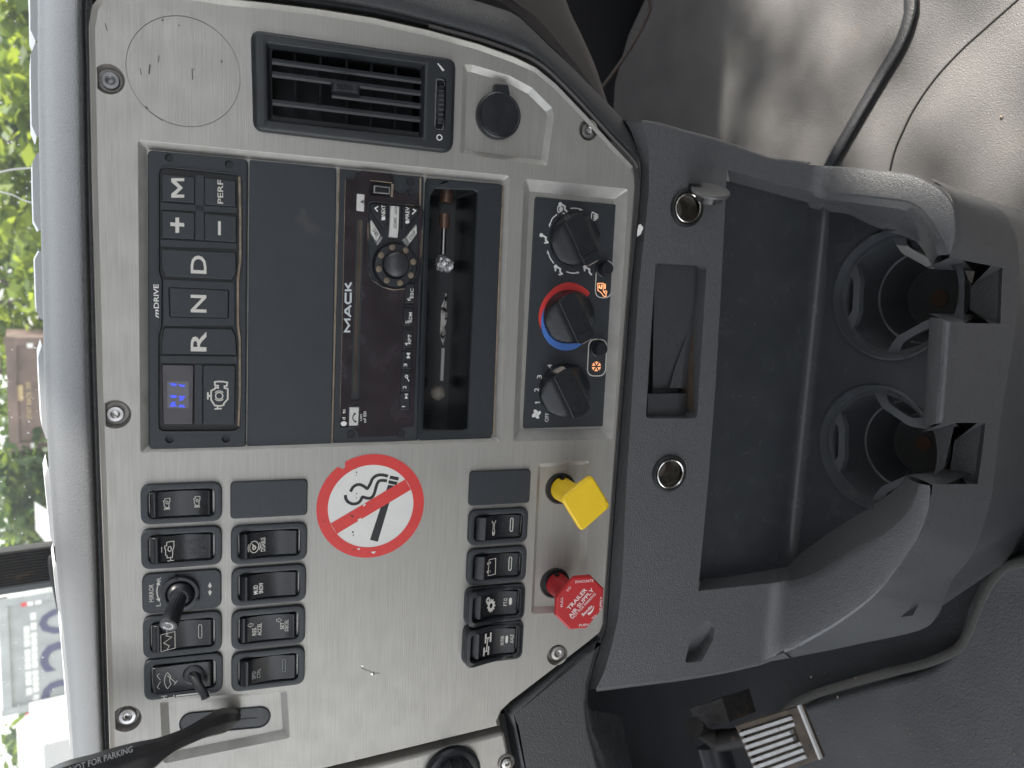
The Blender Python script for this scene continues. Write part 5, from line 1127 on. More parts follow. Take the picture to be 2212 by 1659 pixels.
# --- tray in the slot of the face
tr = T('ashtray', 'sunken grey plastic tray insert with a finger ramp in the console face', 'ashtray', L(1460, 740, -.01) + (-.01,))
def Q(px, py, h): return L3(px, py, h)
mb = MB()
mb.rows([[Q(1414,566,-0.0050), Q(1498,570,-0.0070), Q(1509,572,-0.0095), Q(1513,572,-0.0150)], [Q(1413,640,-0.0060), Q(1494,650,-0.0080), Q(1506,650,-0.0105), Q(1510,650,-0.0160)], [Q(1411,730,-0.0075), Q(1478,730,-0.0095), Q(1495,740,-0.0120), Q(1500,740,-0.0170)], [Q(1410,838,-0.0110), Q(1444,838,-0.0120), Q(1472,840,-0.0130), Q(1489,840,-0.0170)]])
mb.rows([[Q(1409,838,-0.0160), Q(1464,838,-0.0160)], [Q(1409,850,-0.0160), Q(1464,846,-0.0160)], [Q(1409,851,-0.0050), Q(1467,849,-0.0050)]])
mb.rows([[Q(1400,850,-0.0055), Q(1464,850,-0.0055), Q(1480,850,-0.0080), Q(1488,850,-0.0160)], [Q(1399,885,-0.0035), Q(1462,885,-0.0040), Q(1478,885,-0.0080), Q(1486,885,-0.0160)], [Q(1397,905,-0.0050), Q(1460,905,-0.0060), Q(1476,905,-0.0100), Q(1483,905,-0.0160)]])
tr.part(mb, 'tray_floor', mat('tray_plastic', (.052, .054, .058), .40, 0, (900, .0005), (240, .1), dust=(300, .68, (.14, .12, .10), .3)), smooth=40)
mb = MB(); mb.rows([[Q(1484,722,-0.0085), Q(1484,722,-0.0088)], [Q(1456,800,-0.0085), Q(1476,790,-0.0085)], [Q(1446,838,-0.0085), Q(1472,838,-0.0085)], [Q(1446,838,-0.0140), Q(1472,838,-0.0160)]]); tr.part(mb, 'finger_ramp', bpy.data.materials['tray_plastic'])
mb = MB(); wl_ = [L(x, y, FH) for x, y in ((1526,584),(1521,680),(1514,780),(1507,890))]; mb.rows([[(x, y + .0008, z) for (x, y), z in zip(wl_, (-.014, -.012, -.007, -.002))], [(x, y + .0010, -.021) for x, y in wl_]]); tr.part(mb, 'worn_edge', mat('tan_edge', (.11, .078, .055), .8, 0, None, (60, .4)))
mb = MB(); mb.flat(poly([(1390,560),(1540,560),(1520,915),(1380,915)], -.0225), -.0225); tr.part(mb, 'cavity', DARK)
# --- sockets
for nm, lab, c, R, lid in (('power_socket', 'chrome ringed power socket with its lid flipped open', S1, r1, True), ('power_socket', 'open chrome ringed power socket without a lid', S2, r2, False)):
    t = T(nm, lab, 'power socket', (*c, FH), group='console power sockets')
    mb = MB(); mb.lathe(*c, [(R, FH - .001), (R * .99, FH + .0015), (R * .93, FH + .0026), (R * .86, FH + .0028), (R * .80, FH + .0018), (R * .78, FH - .001)], 48, cap=False); t.part(mb, 'rubber_ring', RUBBER)
    mb = MB(); mb.lathe(*c, [(R * .80, FH + .0005), (R * .79, FH + .0030), (R * .75, FH + .0034), (R * .70, FH + .0028), (R * .68, FH - .001)], 48, cap=False); t.part(mb, 'chrome_ring', CHROME)
    mb = MB(); mb.lathe(*c, [(R * .69, FH), (R * .67, -.008), (R * .66, -.020), (R * .5, -.0205), (.0004, -.021)], 40); t.part(mb, 'barrel', mat('barrel', (.30, .27, .23), .45, .3, (160, .0008), (60, .6), dust=(40, .5, (.05, .05, .05), .8)) if 'barrel' not in bpy.data.materials else bpy.data.materials['barrel'])
    if lid:
        hc = Vector(L3(1535, 412, .022)); ax_ = Vector((.86, .10, .42)).normalized(); u = ax_.cross(Vector((0, 1, 0))).normalized(); v = ax_.cross(u)
        def disc(prof, k=40, cap=True, c_=hc): return [[c_ + ax_ * z + (u * math.cos(2 * math.pi * q / k) + v * math.sin(2 * math.pi * q / k)) * r_ for q in range(k)] for r_, z in prof]
        mb = MB(); mb.rings(disc([(.0005, -.0018), (.0142, -.0018), (.0147, -.0010), (.0147, 0), (.0140, .0008), (.0004, .0010)])); ld = t.part(mb, 'lid', mat('lid_plastic', (.10, .10, .098), .30, 0, (700, .0002), (80, .2)))
        mb = MB(); mb.rings(disc([(.0092, -.0018), (.0090, -.0075), (.0080, -.0085), (.0005, -.0086)])); t.part(mb, 'lid_plug', mat('lid_plug', (.075, .072, .072), .32), parent=ld)
        for q in range(6):
            a = q * math.pi / 3; e = hc + (u * math.cos(a) + v * math.sin(a)) * .0091; mb = MB(); mb.tube([e - ax_ * .002, e - ax_ * .0078], .0010, 8); t.part(mb, 'plug_rib', DARK, parent=ld)
        mb = MB(); mb.rows([[Q(1486,404,.003), Q(1512,404,.003)], [Q(1489,396,.010), Q(1514,396,.012)], [Q(1498,399,.016), Q(1517,401,.018)]]); t.part(mb, 'lid_strap', PLASTS)
# small clip hole in the console front
mb = MB(); a = [(1947,1332),(1987,1303),(1974,1329)]
mb.flat([(p.x, p.y) for p in (PZ(x, y, ZR - .058) for x, y in a)], ZR - .0565); cn.part(mb, 'clip_hole', DARK)
# ================================================================== CAB FLOOR AND SHELL
def sheet(name, px, z, m, kind='structure', thick=.0):
    mb = MB(); P = [(p.x, p.y) for p in (PZ(x, y, z) for x, y in px)]
    if thick: mb.prism(rnd(P, .01, 3), z - .02, z, thick, 4)
    else: mb.flat(P, z)
    return mb.build(name, m, kind=kind)
fl = MB(); 
edge = [PZ(x, y, FLOOR) for x, y in ((1313,225),(1356,75),(1393,-5),(1440,-160))]
P = [(-.95, -.9), (1.25, -.9), (1.25, edge[3].y)] + [(p.x, p.y) for p in edge[::-1]] + [(edge[0].x - .03, edge[0].y + .05), (-.95, edge[0].y + .05)]
fl.prism(P, FLOOR - .03, FLOOR, .004, 2); fl.build('cab_floor', VINYL, kind='structure')
gr_ = [(1270,1480),(1480,1466),(1730,1410),(1980,1355),(2060,1250),(2130,1060),(2160,850),(2175,740),(2215,730),(2300,760),(2400,1200),(1900,1700),(1620,1800),(1250,1800)]  # dark sheet: floor groove, with the console's shade painted in as colour
mb = MB(); mb.prism(rnd([(p.x, p.y) for p in (PZ(x, y, FLOOR + .006) for x, y in gr_)], .02, 4), FLOOR, FLOOR + .006, .003, 3); mb.build('floor_groove_shade', mat('groove_shade_dark', (.022, .024, .027), .5, 0, (420, .0005), (20, .2), dust=(30, .66, (.08, .065, .05), .4)), kind='structure')
drv = [(2330,1150),(2212,1196),(2146,1219),(2112,1252),(2085,1310),(2066,1380),(2048,1412),(2010,1440),(1960,1458),(1880,1478),(1800,1502),(1720,1530),(1678,1552),(1660,1580),(1640,1640),(1620,1760),(1800,1900),(2400,1900)]
mb = MB(); P = [(p.x, p.y) for p in (PZ(x, y, FLOOR + .03) for x, y in drv)]; mb.prism(rnd(P, .02, 4), FLOOR + .0, FLOOR + .030, .010, 4); mb.build('driver_floor_cover', VINYLD, kind='structure', smooth=60)
bead = [(2360,1165),(2250,1205),(2180,1222),(2149,1246),(2125,1285),(2100,1345),(2082,1384),(2058,1408),(2000,1432),(1930,1450),(1840,1475),(1760,1500),(1710,1525),(1690,1545)]
mb = MB(); mb.tube(cr([PZ(x, y, FLOOR + .030) for x, y in bead], 5), .0055, 10, flat=.5); mb.build('floor_cover_bead', mat('bead_skin', (.10, .098, .090), .5, 0, (500, .0008)), kind='structure')
mb = MB(); P = [PZ(x, y, FLOOR + .004) for x, y in ((1880,-700),(1930,-400),(1962,-150),(1966,0),(1962,40),(1942,95),(1895,175),(1840,270),(1795,350),(1760,420))]
mb.tube(cr(P, 6), .0085, 12, flat=.45); mb.build('floor_welt', mat('welt', (.035, .037, .042), .45, 0, (500, .0008)), kind='structure')
mb = MB(); P = cr([PZ(x, y, FLOOR + .000) for x, y in ((2800,-420),(2330,-120),(2200,-2),(2130,60),(2075,110),(2020,170),(1975,235),(1948,290),(1932,330),(1920,380))], 6); mb.tube(P, .0014, 6); mb.build('floor_seam', DARK, kind='structure')
# passenger side lower dash panel
kp = T('knee_panel', 'brownish grey lower dash panel on the passenger side, cut by the top edge', 'dashboard panel', PY(1150, 60, .60), panel=False)
lf_ = [(420,-620),(640,-380),(860,-170),(985,-40),(1090,10),(1170,80),(1240,150),(1300,215)]; rg_ = [(1060,-620),(1120,-380),(1182,-170),(1222,-2),(1256,75),(1284,138),(1301,188),(1316,234)]
mb = MB(); mb.rows([cr([PY(*mix(a, b, s), y) for a, b in zip(lf_, rg_)], 4) for s, y in ((0, .62), (.4, .60), (.8, .60), (.94, .603), (1, .612), (1.0, .66), (.97, .80))]); kp.part(mb, 'panel_skin', KNEE, smooth=50)
mb = MB(); mb.tube(cr([PY(x, y, .97) for x, y in ((1395,-60),(1404,10),(1396,40),(1370,90),(1330,150),(1300,190))], 5), .0028, 10); tag(mb.build('hose', mat('hose_brown', (.045, .032, .026), .7)), 'thin brown hose in the dark gap beside the knee panel', 'hose')
# unseen shell keeping light from behind the dash; roof and header cut to steer sun
def wallbox(name, x0, y0, z0, x1, y1, z1, m, kind='structure'):
    mb = MB(); mb.prism([(x0, y0), (x1, y0), (x1, y1), (x0, y1)], z0, z1); mb.rings([[(x0, y0, z0), (x1, y0, z0), (x1, y1, z0), (x0, y1, z0)]], cap0=True); return mb.build(name, m, kind=kind, smooth=0)
topz = PT(200, 800).z - .06
wallbox('firewall', -1.0, 1.10, -.2, 1.3, 1.14, topz - .01, DARK)
deck = MB(); y0_ = PT(200, 800).y + .24; deck.prism([(-1.0, y0_), (.42, y0_), (.42, 1.20), (-1.0, 1.20)], topz - .09, topz - .035); deck.build('dash_deck', PAD, kind='structure')
wallbox('under_floor', -1.0, -.9, -.22, 1.3, 1.2, -.20, DARK)
wallbox('cab_side_wall', 1.26, -.9, -.2, 1.30, 1.2, .30, KNEE)
LINER = mat('cab_lining', (.26, .255, .25), .8)
wallbox('cab_side_header', 1.26, -.1, 1.85, 1.30, 1.16, 1.97, LINER)
wallbox('cab_side_back', 1.26, -.9, .30, 1.30, .15, 1.97, LINER)
wallbox('cab_rear_wall', -1.0, -.94, -.2, 1.3, -.90, 1.22, LINER)
wallbox('cab_roof', -1.0, -.94, 1.97, 1.3, .855, 2.01, LINER)
wallbox('roof_sun_block', .80, .855, 1.97, 1.3, 1.15, 2.01, LINER)  # added roof block that keeps the sun off the upper dash pad
wallbox('cab_side_sill', -1.0, -.9, -.2, -.96, 1.2, .40, KNEE)
# driver footwell inner dark panel
fw = T('footwell_panel', 'dark blue black kick panel in the footwell beside the corner trim', 'kick panel', PT(1300, 1600, -.05), panel=False)
mb = MB(); mb.rows([[PT(1262,1500,-.02), PT(1268,1570,-.02), PT(1290,1660,-.02), PT(1315,1760,-.02)], [PT(1276,1535,-.03), PT(1285,1580,-.03), PT(1318,1670,-.03), PT(1345,1760,-.03)], [PT(1340,1545,-.14), PT(1350,1590,-.14), PT(1372,1680,-.14), PT(1390,1760,-.14)]]); fw.part(mb, 'panel_skin', CONSIN, smooth=50)
# ================================================================== PEDAL
pdz = FLOOR + .17
pd = T('accelerator_pedal', 'worn metal ribbed pedal in a brown dirty frame, at the bottom edge', 'pedal', PZ(1680, 1600, pdz), panel=False)
qa, qb, qc, qd = [PZ(x, y, pdz) for x, y in ((1588,1567),(1727,1524),(1773,1638),(1640,1690))]
tiltv = (qb - qa).normalized(); 
def pq(s, u, dz=0): return qa.lerp(qb, s).lerp(qd.lerp(qc, s), u) + Vector((0, 0, dz))
mb = MB(); mb.rings([[pq(0, 0, -.008), pq(1, 0, -.008), pq(1, 1, -.008), pq(0, 1, -.008)], [pq(0, 0), pq(1, 0), pq(1, 1), pq(0, 1)], [pq(.02, .02, .001), pq(.985, .02, .001), pq(.985, .98, .001), pq(.02, .98, .001)], [pq(.07, .10, .001), pq(.86, .10, .001), pq(.80, .92, .001), pq(.07, .92, .001)], [pq(.07, .10, -.004), pq(.86, .10, -.004), pq(.80, .92, -.004), pq(.07, .92, -.004)]], cap0=True, cap1=True); pd.part(mb, 'pedal_frame', mat('pedal_dirt', (.11, .085, .062), .6, .2, (200, .0006), (40, .3), dust=(60, .55, (.05, .045, .04), .7)))
mb = MB(); mb.rings([[pq(1.0, -.01, .0), pq(1.03, -.01, .0), pq(1.03, 1.01, .0), pq(1.0, 1.01, .0)], [pq(1.0, -.01, .004), pq(1.03, -.01, .004), pq(1.03, 1.01, .004), pq(1.0, 1.01, .004)]], cap1=True); pd.part(mb, 'pedal_edge', WHITE)
for k in range(7):
    u = .13 + k * .118; e = .86 - (.10 if k in (2, 3) else .02 * (k > 3)); mb = MB()
    mb.rings([[pq(.04, u, -.004), pq(.04, u + .010, .003), pq(.04, u + .070, .003), pq(.04, u + .080, -.004)], [pq(e, u, -.004), pq(e, u + .010, .003), pq(e, u + .070, .003), pq(e, u + .080, -.004)]], cap0=True, cap1=True)
    pd.part(mb, 'pedal_rib', mat('pedal_metal', (.58, .58, .57), .42, .35, (200, .0003), (80, .15), dust=(90, .64, (.12, .09, .06), .6)) if 'pedal_metal' not in bpy.data.materials else bpy.data.materials['pedal_metal'])
mb = MB(); mb.tube([pq(.02, .3, -.02), PZ(1545, 1600, pdz - .01), PZ(1500, 1570, pdz + .03)], [.012, .014, .013], 12); pd.part(mb, 'pedal_arm', mat('arm_dirt', (.024, .022, .021), .6, .1, (150, .001), (40, .4), dust=(50, .60, (.12, .08, .055), .6)))
mb = MB(); mb.tube([PZ(1540, 1610, pdz - .02), PZ(1570, 1720, pdz - .02)], .022, 18); pd.part(mb, 'pedal_spring_cover', PLASTS)
mb = MB(); P = [PZ(x, y, pdz + .0) for x, y in ((1490,1530),(1560,1508),(1575,1560),(1505,1580))]; mb.rings([[p - Vector((0, 0, .05)) for p in P], P], cap1=True); pd.part(mb, 'pedal_bracket', bpy.data.materials['arm_dirt'])
# crumbs on the floor and trims
random.seed(11); mb = MB()
spots = [(1954,405,Rp), (2197,877,None), (2162,253,None), (2154,1405,None), (1966,1610,None)]
cr_pts = []
for _ in range(46): cr_pts.append(PZ(random.uniform(1700, 2212), random.uniform(1450, 1659), FLOOR + .0315))
for p in [PZ(2197, 878, FLOOR + .006), PZ(2162, 253, FLOOR + .001)]: cr_pts.append(p)
for i, p in enumerate(cr_pts):
    r_ = random.uniform(.0006, .0016) if i < 46 else .0022
    mb.add([p + Vector((random.uniform(.6, 1.2) * r_ * math.cos(a), r_ * math.sin(a), 0)) for a in (0, 1.3, 2.6, 3.9, 5.1)] + [p + Vector((0, 0, r_))], [(k, (k + 1) % 5, 5) for k in range(5)])
mb.build('floor_crumbs', mat('crumb', (.36, .29, .22), .9), kind='stuff', smooth=0)

mb = MB(); mb.rows([[L3(1376,512,.002), L3(1384,506,.004)], [L3(1377,498,.003), L3(1390,492,.005)], [L3(1379,486,.003), L3(1384,484,.004)]]); tag(mb.build('paper_scrap', PAPER, base=L3(1380,500,.003), frame=PM, smooth=0), 'tiny torn paper scrap caught under the panel edge beside the heater control', 'paper scrap')
# ================================================================== WINDSCREEN AND OUTSIDE
def WP(px, py, d): r = ray(px, py); return CAM + r * (d / r.y)
gm = bpy.data.materials.new('glass'); gm.use_nodes = True; t_ = gm.node_tree; N = t_.nodes; K = t_.links; N.remove(N['Principled BSDF'])
tr_ = N.new('ShaderNodeBsdfTransparent'); tr_.inputs[0].default_value = (.96, .98, .97, 1); gl = N.new('ShaderNodeBsdfGlossy'); gl.inputs['Roughness'].default_value = .03
df = N.new('ShaderNodeBsdfDiffuse'); df.inputs[0].default_value = (.8, .82, .82, 1); m1 = N.new('ShaderNodeMixShader'); m1.inputs[0].default_value = .05; m2 = N.new('ShaderNodeMixShader'); m2.inputs[0].default_value = .10
K.new(tr_.outputs[0], m1.inputs[1]); K.new(gl.outputs[0], m1.inputs[2]); K.new(m1.outputs[0], m2.inputs[1]); K.new(df.outputs[0], m2.inputs[2]); K.new(m2.outputs[0], N['Material Output'].inputs[0])
ws = T('windscreen', 'dusty windscreen glass behind the dash top at the left edge', 'windscreen', (0, 1.2, topz), panel=False)
zb = topz - .05; mb = MB(); mb.rows([[(-1.0, 1.18, zb), (1.3, 1.18, zb)], [(-1.0, 1.16, zb + 1.1), (1.3, 1.16, zb + 1.1)]]); ws.part(mb, 'pane', gm, smooth=0)
def gl_pt(px, py):
    r = ray(px, py); n = Vector((0, 1.1, .02)).normalized(); o = Vector((0, 1.18, zb)); return CAM + r * ((o - CAM).dot(n) / r.dot(n)) - n * .002
random.seed(3); mb = MB()
for _ in range(170):
    x, y = random.uniform(-5, 120), random.uniform(-5, 1660); p = gl_pt(x, y); r_ = random.choice([.0005, .0006, .0009, .0013]); mb.add([p + Vector((r_ * math.cos(a), -.0001, r_ * math.sin(a))) for a in (0, 1, 2, 3, 4, 5)], [tuple(range(6))])
sp_ = ws.part(mb, 'dust_speck', mat('glass_dust', (.8, .8, .78), .9), smooth=0); sp_['kind'] = 'stuff'
mb = MB()
for P in ([(0,374),(30,368),(68,365)], [(0,416),(12,419),(30,424),(50,434),(70,440)]):
    q = cr([gl_pt(*p) for p in P], 4); mb.rows([q, [v + Vector((.0022, 0, .0008)) for v in q]])
ws.part(mb, 'streak', bpy.data.materials['glass_dust'], smooth=0, kind='stuff')
dv = T('windscreen_divider', 'black ribbed rubber divider strip between the two windscreen panes', 'divider strip', (0, 1.15, zb), panel=False)
a, b = gl_pt(60, 1180), gl_pt(60, 1256); xm, hw_ = (a.x + b.x) / 2, abs(a.x - b.x) / 2
nrm = Vector((0, -1.1, -.02)).normalized(); upv = Vector((0, -.02, 1.1)).normalized(); o = Vector((xm, 1.18, zb)); rs = []
pts = []
for k in range(25):
    f = -1 + k / 12; pts.append((f * hw_, .012 + (.0015 if k % 2 else 0)))
prof = [(-hw_, -.01)] + pts + [(hw_, -.01)]
mb = MB(); mb.rows([[o + Vector((x, 0, 0)) + nrm * z + upv * s for x, z in prof] for s in (-.05, 1.1)]); dv.part(mb, 'rubber_strip', RUBBER, smooth=20)
a, b = gl_pt(60, 1258), gl_pt(60, 1270); mb = MB(); mb.rows([[o + Vector((x - xm, 0, 0)) + nrm * z + upv * s for x, z in ((a.x, -.004), (a.x, .010), (b.x, .010), (b.x, -.004))] for s in (-.05, 1.1)]); dv.part(mb, 'grey_edge', mat('edge_grey', (.10, .11, .12), .4))
# wiper foot by the divider
mb = MB(); P = cr([WP(x, y, 1.16) for x, y in ((114,1200),(110,1212),(113,1240),(120,1270),(126,1300),(131,1325))], 4); mb.tube(P, .004, 8); wf = mb.build('windscreen_wiper', mat('wiper_dark', (.05, .05, .05), .4)); tag(wf, 'dark wiper arm end behind the dash top next to the divider strip', 'wiper')
# ground
GZ = -1.45; mb = MB(); mb.rows([[(-120, -40, GZ), (120, -40, GZ)], [(-120, 200, GZ), (120, 200, GZ)]]); mb.build('ground', mat('gravel', (.30, .29, .27), .9, 0, None, (1.5, .2)), kind='structure', smooth=0)
# trees
def leafmat(name, c, tcol):
    m = bpy.data.materials.new(name); m.use_nodes = True; t = m.node_tree; b = t.nodes['Principled BSDF']; b.inputs['Base Color'].default_value = (*c, 1); b.inputs['Roughness'].default_value = .6
    tl = t.nodes.new('ShaderNodeBsdfTranslucent'); tl.inputs[0].default_value = (*tcol, 1); mx = t.nodes.new('ShaderNodeMixShader'); mx.inputs[0].default_value = .45
    t.links.new(b.outputs[0], mx.inputs[1]); t.links.new(tl.outputs[0], mx.inputs[2]); t.links.new(mx.outputs[0], t.nodes['Material Output'].inputs[0]); return m
LEAF = [leafmat('leaf_bright', (.16, .22, .03), (.42, .50, .06)), leafmat('leaf_mid', (.09, .14, .03), (.22, .30, .05)), leafmat('leaf_dark', (.045, .085, .028), (.09, .16, .04))]
BARK = mat('bark', (.10, .08, .06), .9, 0, (20, .02))
def tree(px, d, R, hz, lm, seed, lab, leaf=.16, n=2600, z0=None):
    random.seed(seed); c = WP(0, px, d); cx, cy = c.x, c.y
    t = T('tree', lab, 'tree', (cx, cy, GZ), panel=False, group='trees beyond the windscreen')
    mb = MB(); mb.tube([(cx, cy, GZ), (cx + .05, cy, GZ + hz * .3), (cx - .05, cy + .1, GZ + hz * .75)], [R * .12, R * .08, R * .03], 8)
    for q in range(5):
        a = q * 1.3; mb.tube([(cx, cy, GZ + hz * (.2 + .09 * q)), (cx + R * .5 * math.cos(a), cy + R * .5 * math.sin(a), GZ + hz * (.38 + .09 * q))], [R * .05, R * .02], 6)
    t.part(mb, 'trunk', BARK)
    cl_ = [(random.uniform(-1, 1), random.uniform(-1, 1), random.uniform(.06, 1)) for _ in range(34)]
    mb = MB(); vs, fs = [], []
    for i in range(n):
        k = random.choice(cl_); wz = 1 - .55 * abs(k[2] - .45)
        p = Vector((cx + (k[0] * wz) * R * .85, cy + k[1] * wz * R * .85, GZ + k[2] * hz)) + Vector((random.gauss(0, .2), random.gauss(0, .2), random.gauss(0, .16))) * R * .62
        u = Vector((random.gauss(0, 1), random.gauss(0, 1), random.gauss(0, .6))).normalized(); v = u.cross(Vector((random.gauss(0, 1), random.gauss(0, 1), random.gauss(0, 1)))).normalized()
        s = leaf * random.uniform(.5, 1.2); b = len(vs); vs += [p - u * s, p + v * s * .5, p + u * s, p - v * s * .5]; fs.append((b, b + 1, b + 2, b + 3))
    mb.add(vs, fs); cw = t.part(mb, 'crown', LEAF[lm[0]], smooth=0); me = cw.data
    for m in lm[1:]: me.materials.append(LEAF[m])
    for i, p in enumerate(me.polygons): p.material_index = random.randrange(len(lm))
labs = ['dark green tree at the far top left corner', 'bright yellow green bush low behind the windscreen near the top', 'mid green tree below the topmost yellow bush', 'yellow green tree beside the dark gap above the dump body', 'sunlit yellow green tree directly above the brown dump body', 'dark green hedge tree below the brown dump body', 'green tree beside the pale paved patch', 'dark tree behind the divider strip', 'tree behind the white van at the lower left corner']
tree(-10, 15, 1.5, 3.2, (2, 1), 1, labs[0]); tree(150, 12, 1.3, 2.6, (0, 0, 1), 2, labs[1]); tree(290, 16, 1.6, 3.4, (1, 2), 3, labs[2]); tree(470, 13, 1.4, 2.8, (0, 1), 4, labs[3]); tree(650, 18.5, 1.9, 3.6, (0, 0, 1), 5, labs[4]); tree(1010, 17, 1.5, 2.8, (2, 2, 1), 6, labs[5]); tree(1110, 19, 1.3, 2.6, (2, 1), 7, labs[6]); tree(1240, 24, 2.0, 3.5, (2, 1), 8, labs[7]); tree(1640, 17, 1.6, 3.0, (1, 2), 9, labs[8])
tree(390, 20, 2.3, 4.0, (2, 1), 12, 'tall dark tree standing behind the mid green tree'); tree(800, 26, 3.0, 4.2, (2, 1), 13, 'large dark tree behind the brown dump body'); tree(210, 20, 2.2, 4.0, (2, 1), 14, 'dark tree behind the yellow green bush near the top'); tree(560, 22, 2.3, 4.0, (1, 2), 15, 'tall green tree between the two yellow green trees')
# parked vehicles ahead
def boxv(mb, x0, x1, y0, y1, z0, z1, bev=.03):
    mb.rings([[(x0, y0, z0), (x1, y0, z0), (x1, y1, z0), (x0, y1, z0)], [(x0, y0, z1), (x1, y0, z1), (x1, y1, z1), (x0, y1, z1)]], cap0=True, cap1=True)
RUST = mat('rusty_steel', (.19, .135, .115), .7, .2, None, (3, .35)); STEELP = mat('pale_steel', (.34, .36, .36), .6, .1, None, (3, .2)); WHT = mat('white_paint', (.42, .42, .42), .4); REFR = mat('red_reflector', (.6, .03, .03), .4); TYRE = mat('tyre', (.02, .02, .02), .8)
def dump(px0, px1, d, top_px, m, name, lab, label_fn):
    a, b = WP(top_px, px0, d), WP(top_px, px1, d); x1, x0 = a.x, b.x; zt = a.z; y = d
    t = T(name, lab, 'dump trailer', ((x0 + x1) / 2, y, GZ), panel=False)
    mb = MB(); boxv(mb, x0, x1, y, y + 1.6, GZ + .9, zt); t.part(mb, 'dump_body', m)
    for x in (x0, x1 - .14): 
        mb = MB(); boxv(mb, x, x + .14, y - .10, y, GZ + .8, zt + .03); t.part(mb, 'corner_post', m)
    mb = MB(); boxv(mb, x0, x1, y - .08, y, zt - .14, zt + .01); t.part(mb, 'top_rail', m)
    for x in (x0 + .3, x1 - .7):
        mb = MB(); mb.tube([(x, y + .6, GZ + .5), (x + .4, y + .6, GZ + .5)], .5, 24); t.part(mb, 'wheel', TYRE)
    label_fn(t, x0, x1, y, zt)
def vt_(t, s, x0, x1, z0, z1, y, m, name='lettering', bold=.02):
    o2 = MB(); text(o2, s, (x0 + x1) / 2, (z0 + z1) / 2, x1 - x0, z1 - z0, 0, bold=bold); mb = MB(); mb.add([(a, y, b) for a, b, _ in o2.v], o2.f); t.part(mb, name, m, smooth=0)
def zz(px, d): return WP(px, 850, d).z
YLET = mat('worn_yellow', (.55, .42, .22), .6); DBL = mat('navy_print', (.05, .055, .13), .5); WPR = mat('white_blocks', (.78, .78, .75), .5)
def lab1(t, x0, x1, y, zt):
    f = lambda py: WP(50, py, y).x
    vt_(t, 'STAY BACK 200', f(905), f(825), zz(67, y), zz(56, y), y - .01, YLET)
    mb = MB(); boxv(mb, f(865), f(832), y - .015, y, zz(50, y), zz(34, y)); t.part(mb, 'sticker_plate', YLET)
    for p in (958, 742): 
        mb = MB(); boxv(mb, f(p + 8), f(p - 2), y - .12, y - .1, zz(75, y), zz(62, y)); t.part(mb, 'marker_plate', WPR)
dump(728, 974, 16, 12, RUST, 'dump_trailer', 'rusty brown dump trailer tail beyond the windscreen, lettered STAY BACK', lab1)
def lab2(t, x0, x1, y, zt):
    f = lambda py: WP(60, py, y).x
    for s, p0, p1 in (('2', 1537, 1475), ('2', 1462, 1390), ('0', 1382, 1322)): vt_(t, s, f(p0), f(p1), zz(195, y), zz(64, y), y - .012, DBL, 'numeral', .0)
    random.seed(2)
    for row, (xa, xb), (p0, p1) in ((0, (30, 43), (1352, 1500)), (1, (46, 59), (1325, 1510))):
        p = p0
        while p < p1:
            wd = random.uniform(9, 16)
            mb = MB(); boxv(mb, f(p + wd), f(p), y - .012, y - .002, zz(xb, y), zz(xa, y)); t.part(mb, 'white_block', WPR); p += wd + random.choice([2, 2, 6])
    for p in (1300, 1538):
        for q, m in ((26, REFR), (40, WPR), (58, WPR)):
            mb = MB(); boxv(mb, f(p + 4), f(p - 4), y - .11, y - .1, zz(q + 14, y), zz(q, y)); t.part(mb, 'reflector', m)
dump(1292, 1546, 16, -4, STEELP, 'dump_trailer', 'pale steel dump trailer tail with large dark numerals beyond the windscreen', lab2)
# white van and pale hut
a, b = WP(64, 1541, 12), WP(64, 1603, 12); t = T('white_van', 'white van with two dark windows near the lower left corner', 'van', ((a.x + b.x) / 2, 12, GZ), panel=False)
mb = MB(); boxv(mb, b.x, a.x, 12, 12.3, GZ + .4, a.z); t.part(mb, 'van_body', WHT); z0, z1 = zz(112, 12), zz(74, 12)
for p0, p1 in ((1570, 1586), (1590, 1605)):
    mb = MB(); boxv(mb, WP(80, 1588 if p0 > 1580 else 1570, 12).x, WP(80, p0 - 8 if p0 < 1580 else 1573, 12).x, 11.985, 12, z0, z1); t.part(mb, 'window', mat('van_glass', (.05, .08, .11), .1) if 'van_glass' not in bpy.data.materials else bpy.data.materials['van_glass'])
for x in (a.x - .15, b.x + .1):
    mb = MB(); mb.tube([(x, 12.2, GZ + .35), (x - .1, 12.2, GZ + .35)], .35, 20); t.part(mb, 'wheel', TYRE)
a, b = WP(40, 1622, 10), WP(40, 1720, 10); t = T('white_pickup', 'white vehicle bonnet at the extreme lower left corner', 'pickup', ((a.x + b.x) / 2, 10, GZ), panel=False)
mb = MB(); mb.rings([[(b.x, 10, GZ + .4), (a.x, 10, GZ + .4), (a.x, 10.8, GZ + .4), (b.x, 10.8, GZ + .4)], [(b.x, 10, a.z - .25), (a.x, 10, a.z - .25), (a.x, 10.8, a.z - .1), (b.x, 10.8, a.z - .1)], [(b.x, 10.4, a.z), (a.x - .1, 10.4, a.z), (a.x - .1, 10.8, a.z + .02), (b.x, 10.8, a.z + .02)]], cap0=True, cap1=True); t.part(mb, 'body', WHT)
mb = MB(); mb.tube([(a.x - .1, 10.6, GZ + .38), (a.x - .3, 10.6, GZ + .38)], .38, 20); t.part(mb, 'wheel', TYRE)
a, b = WP(-20, 1268, 20), WP(10, 1300, 20); t = T('yellow_machine', 'yellow machine beside the divider strip at the left edge', 'machine', ((a.x + b.x) / 2, 20, GZ), panel=False)
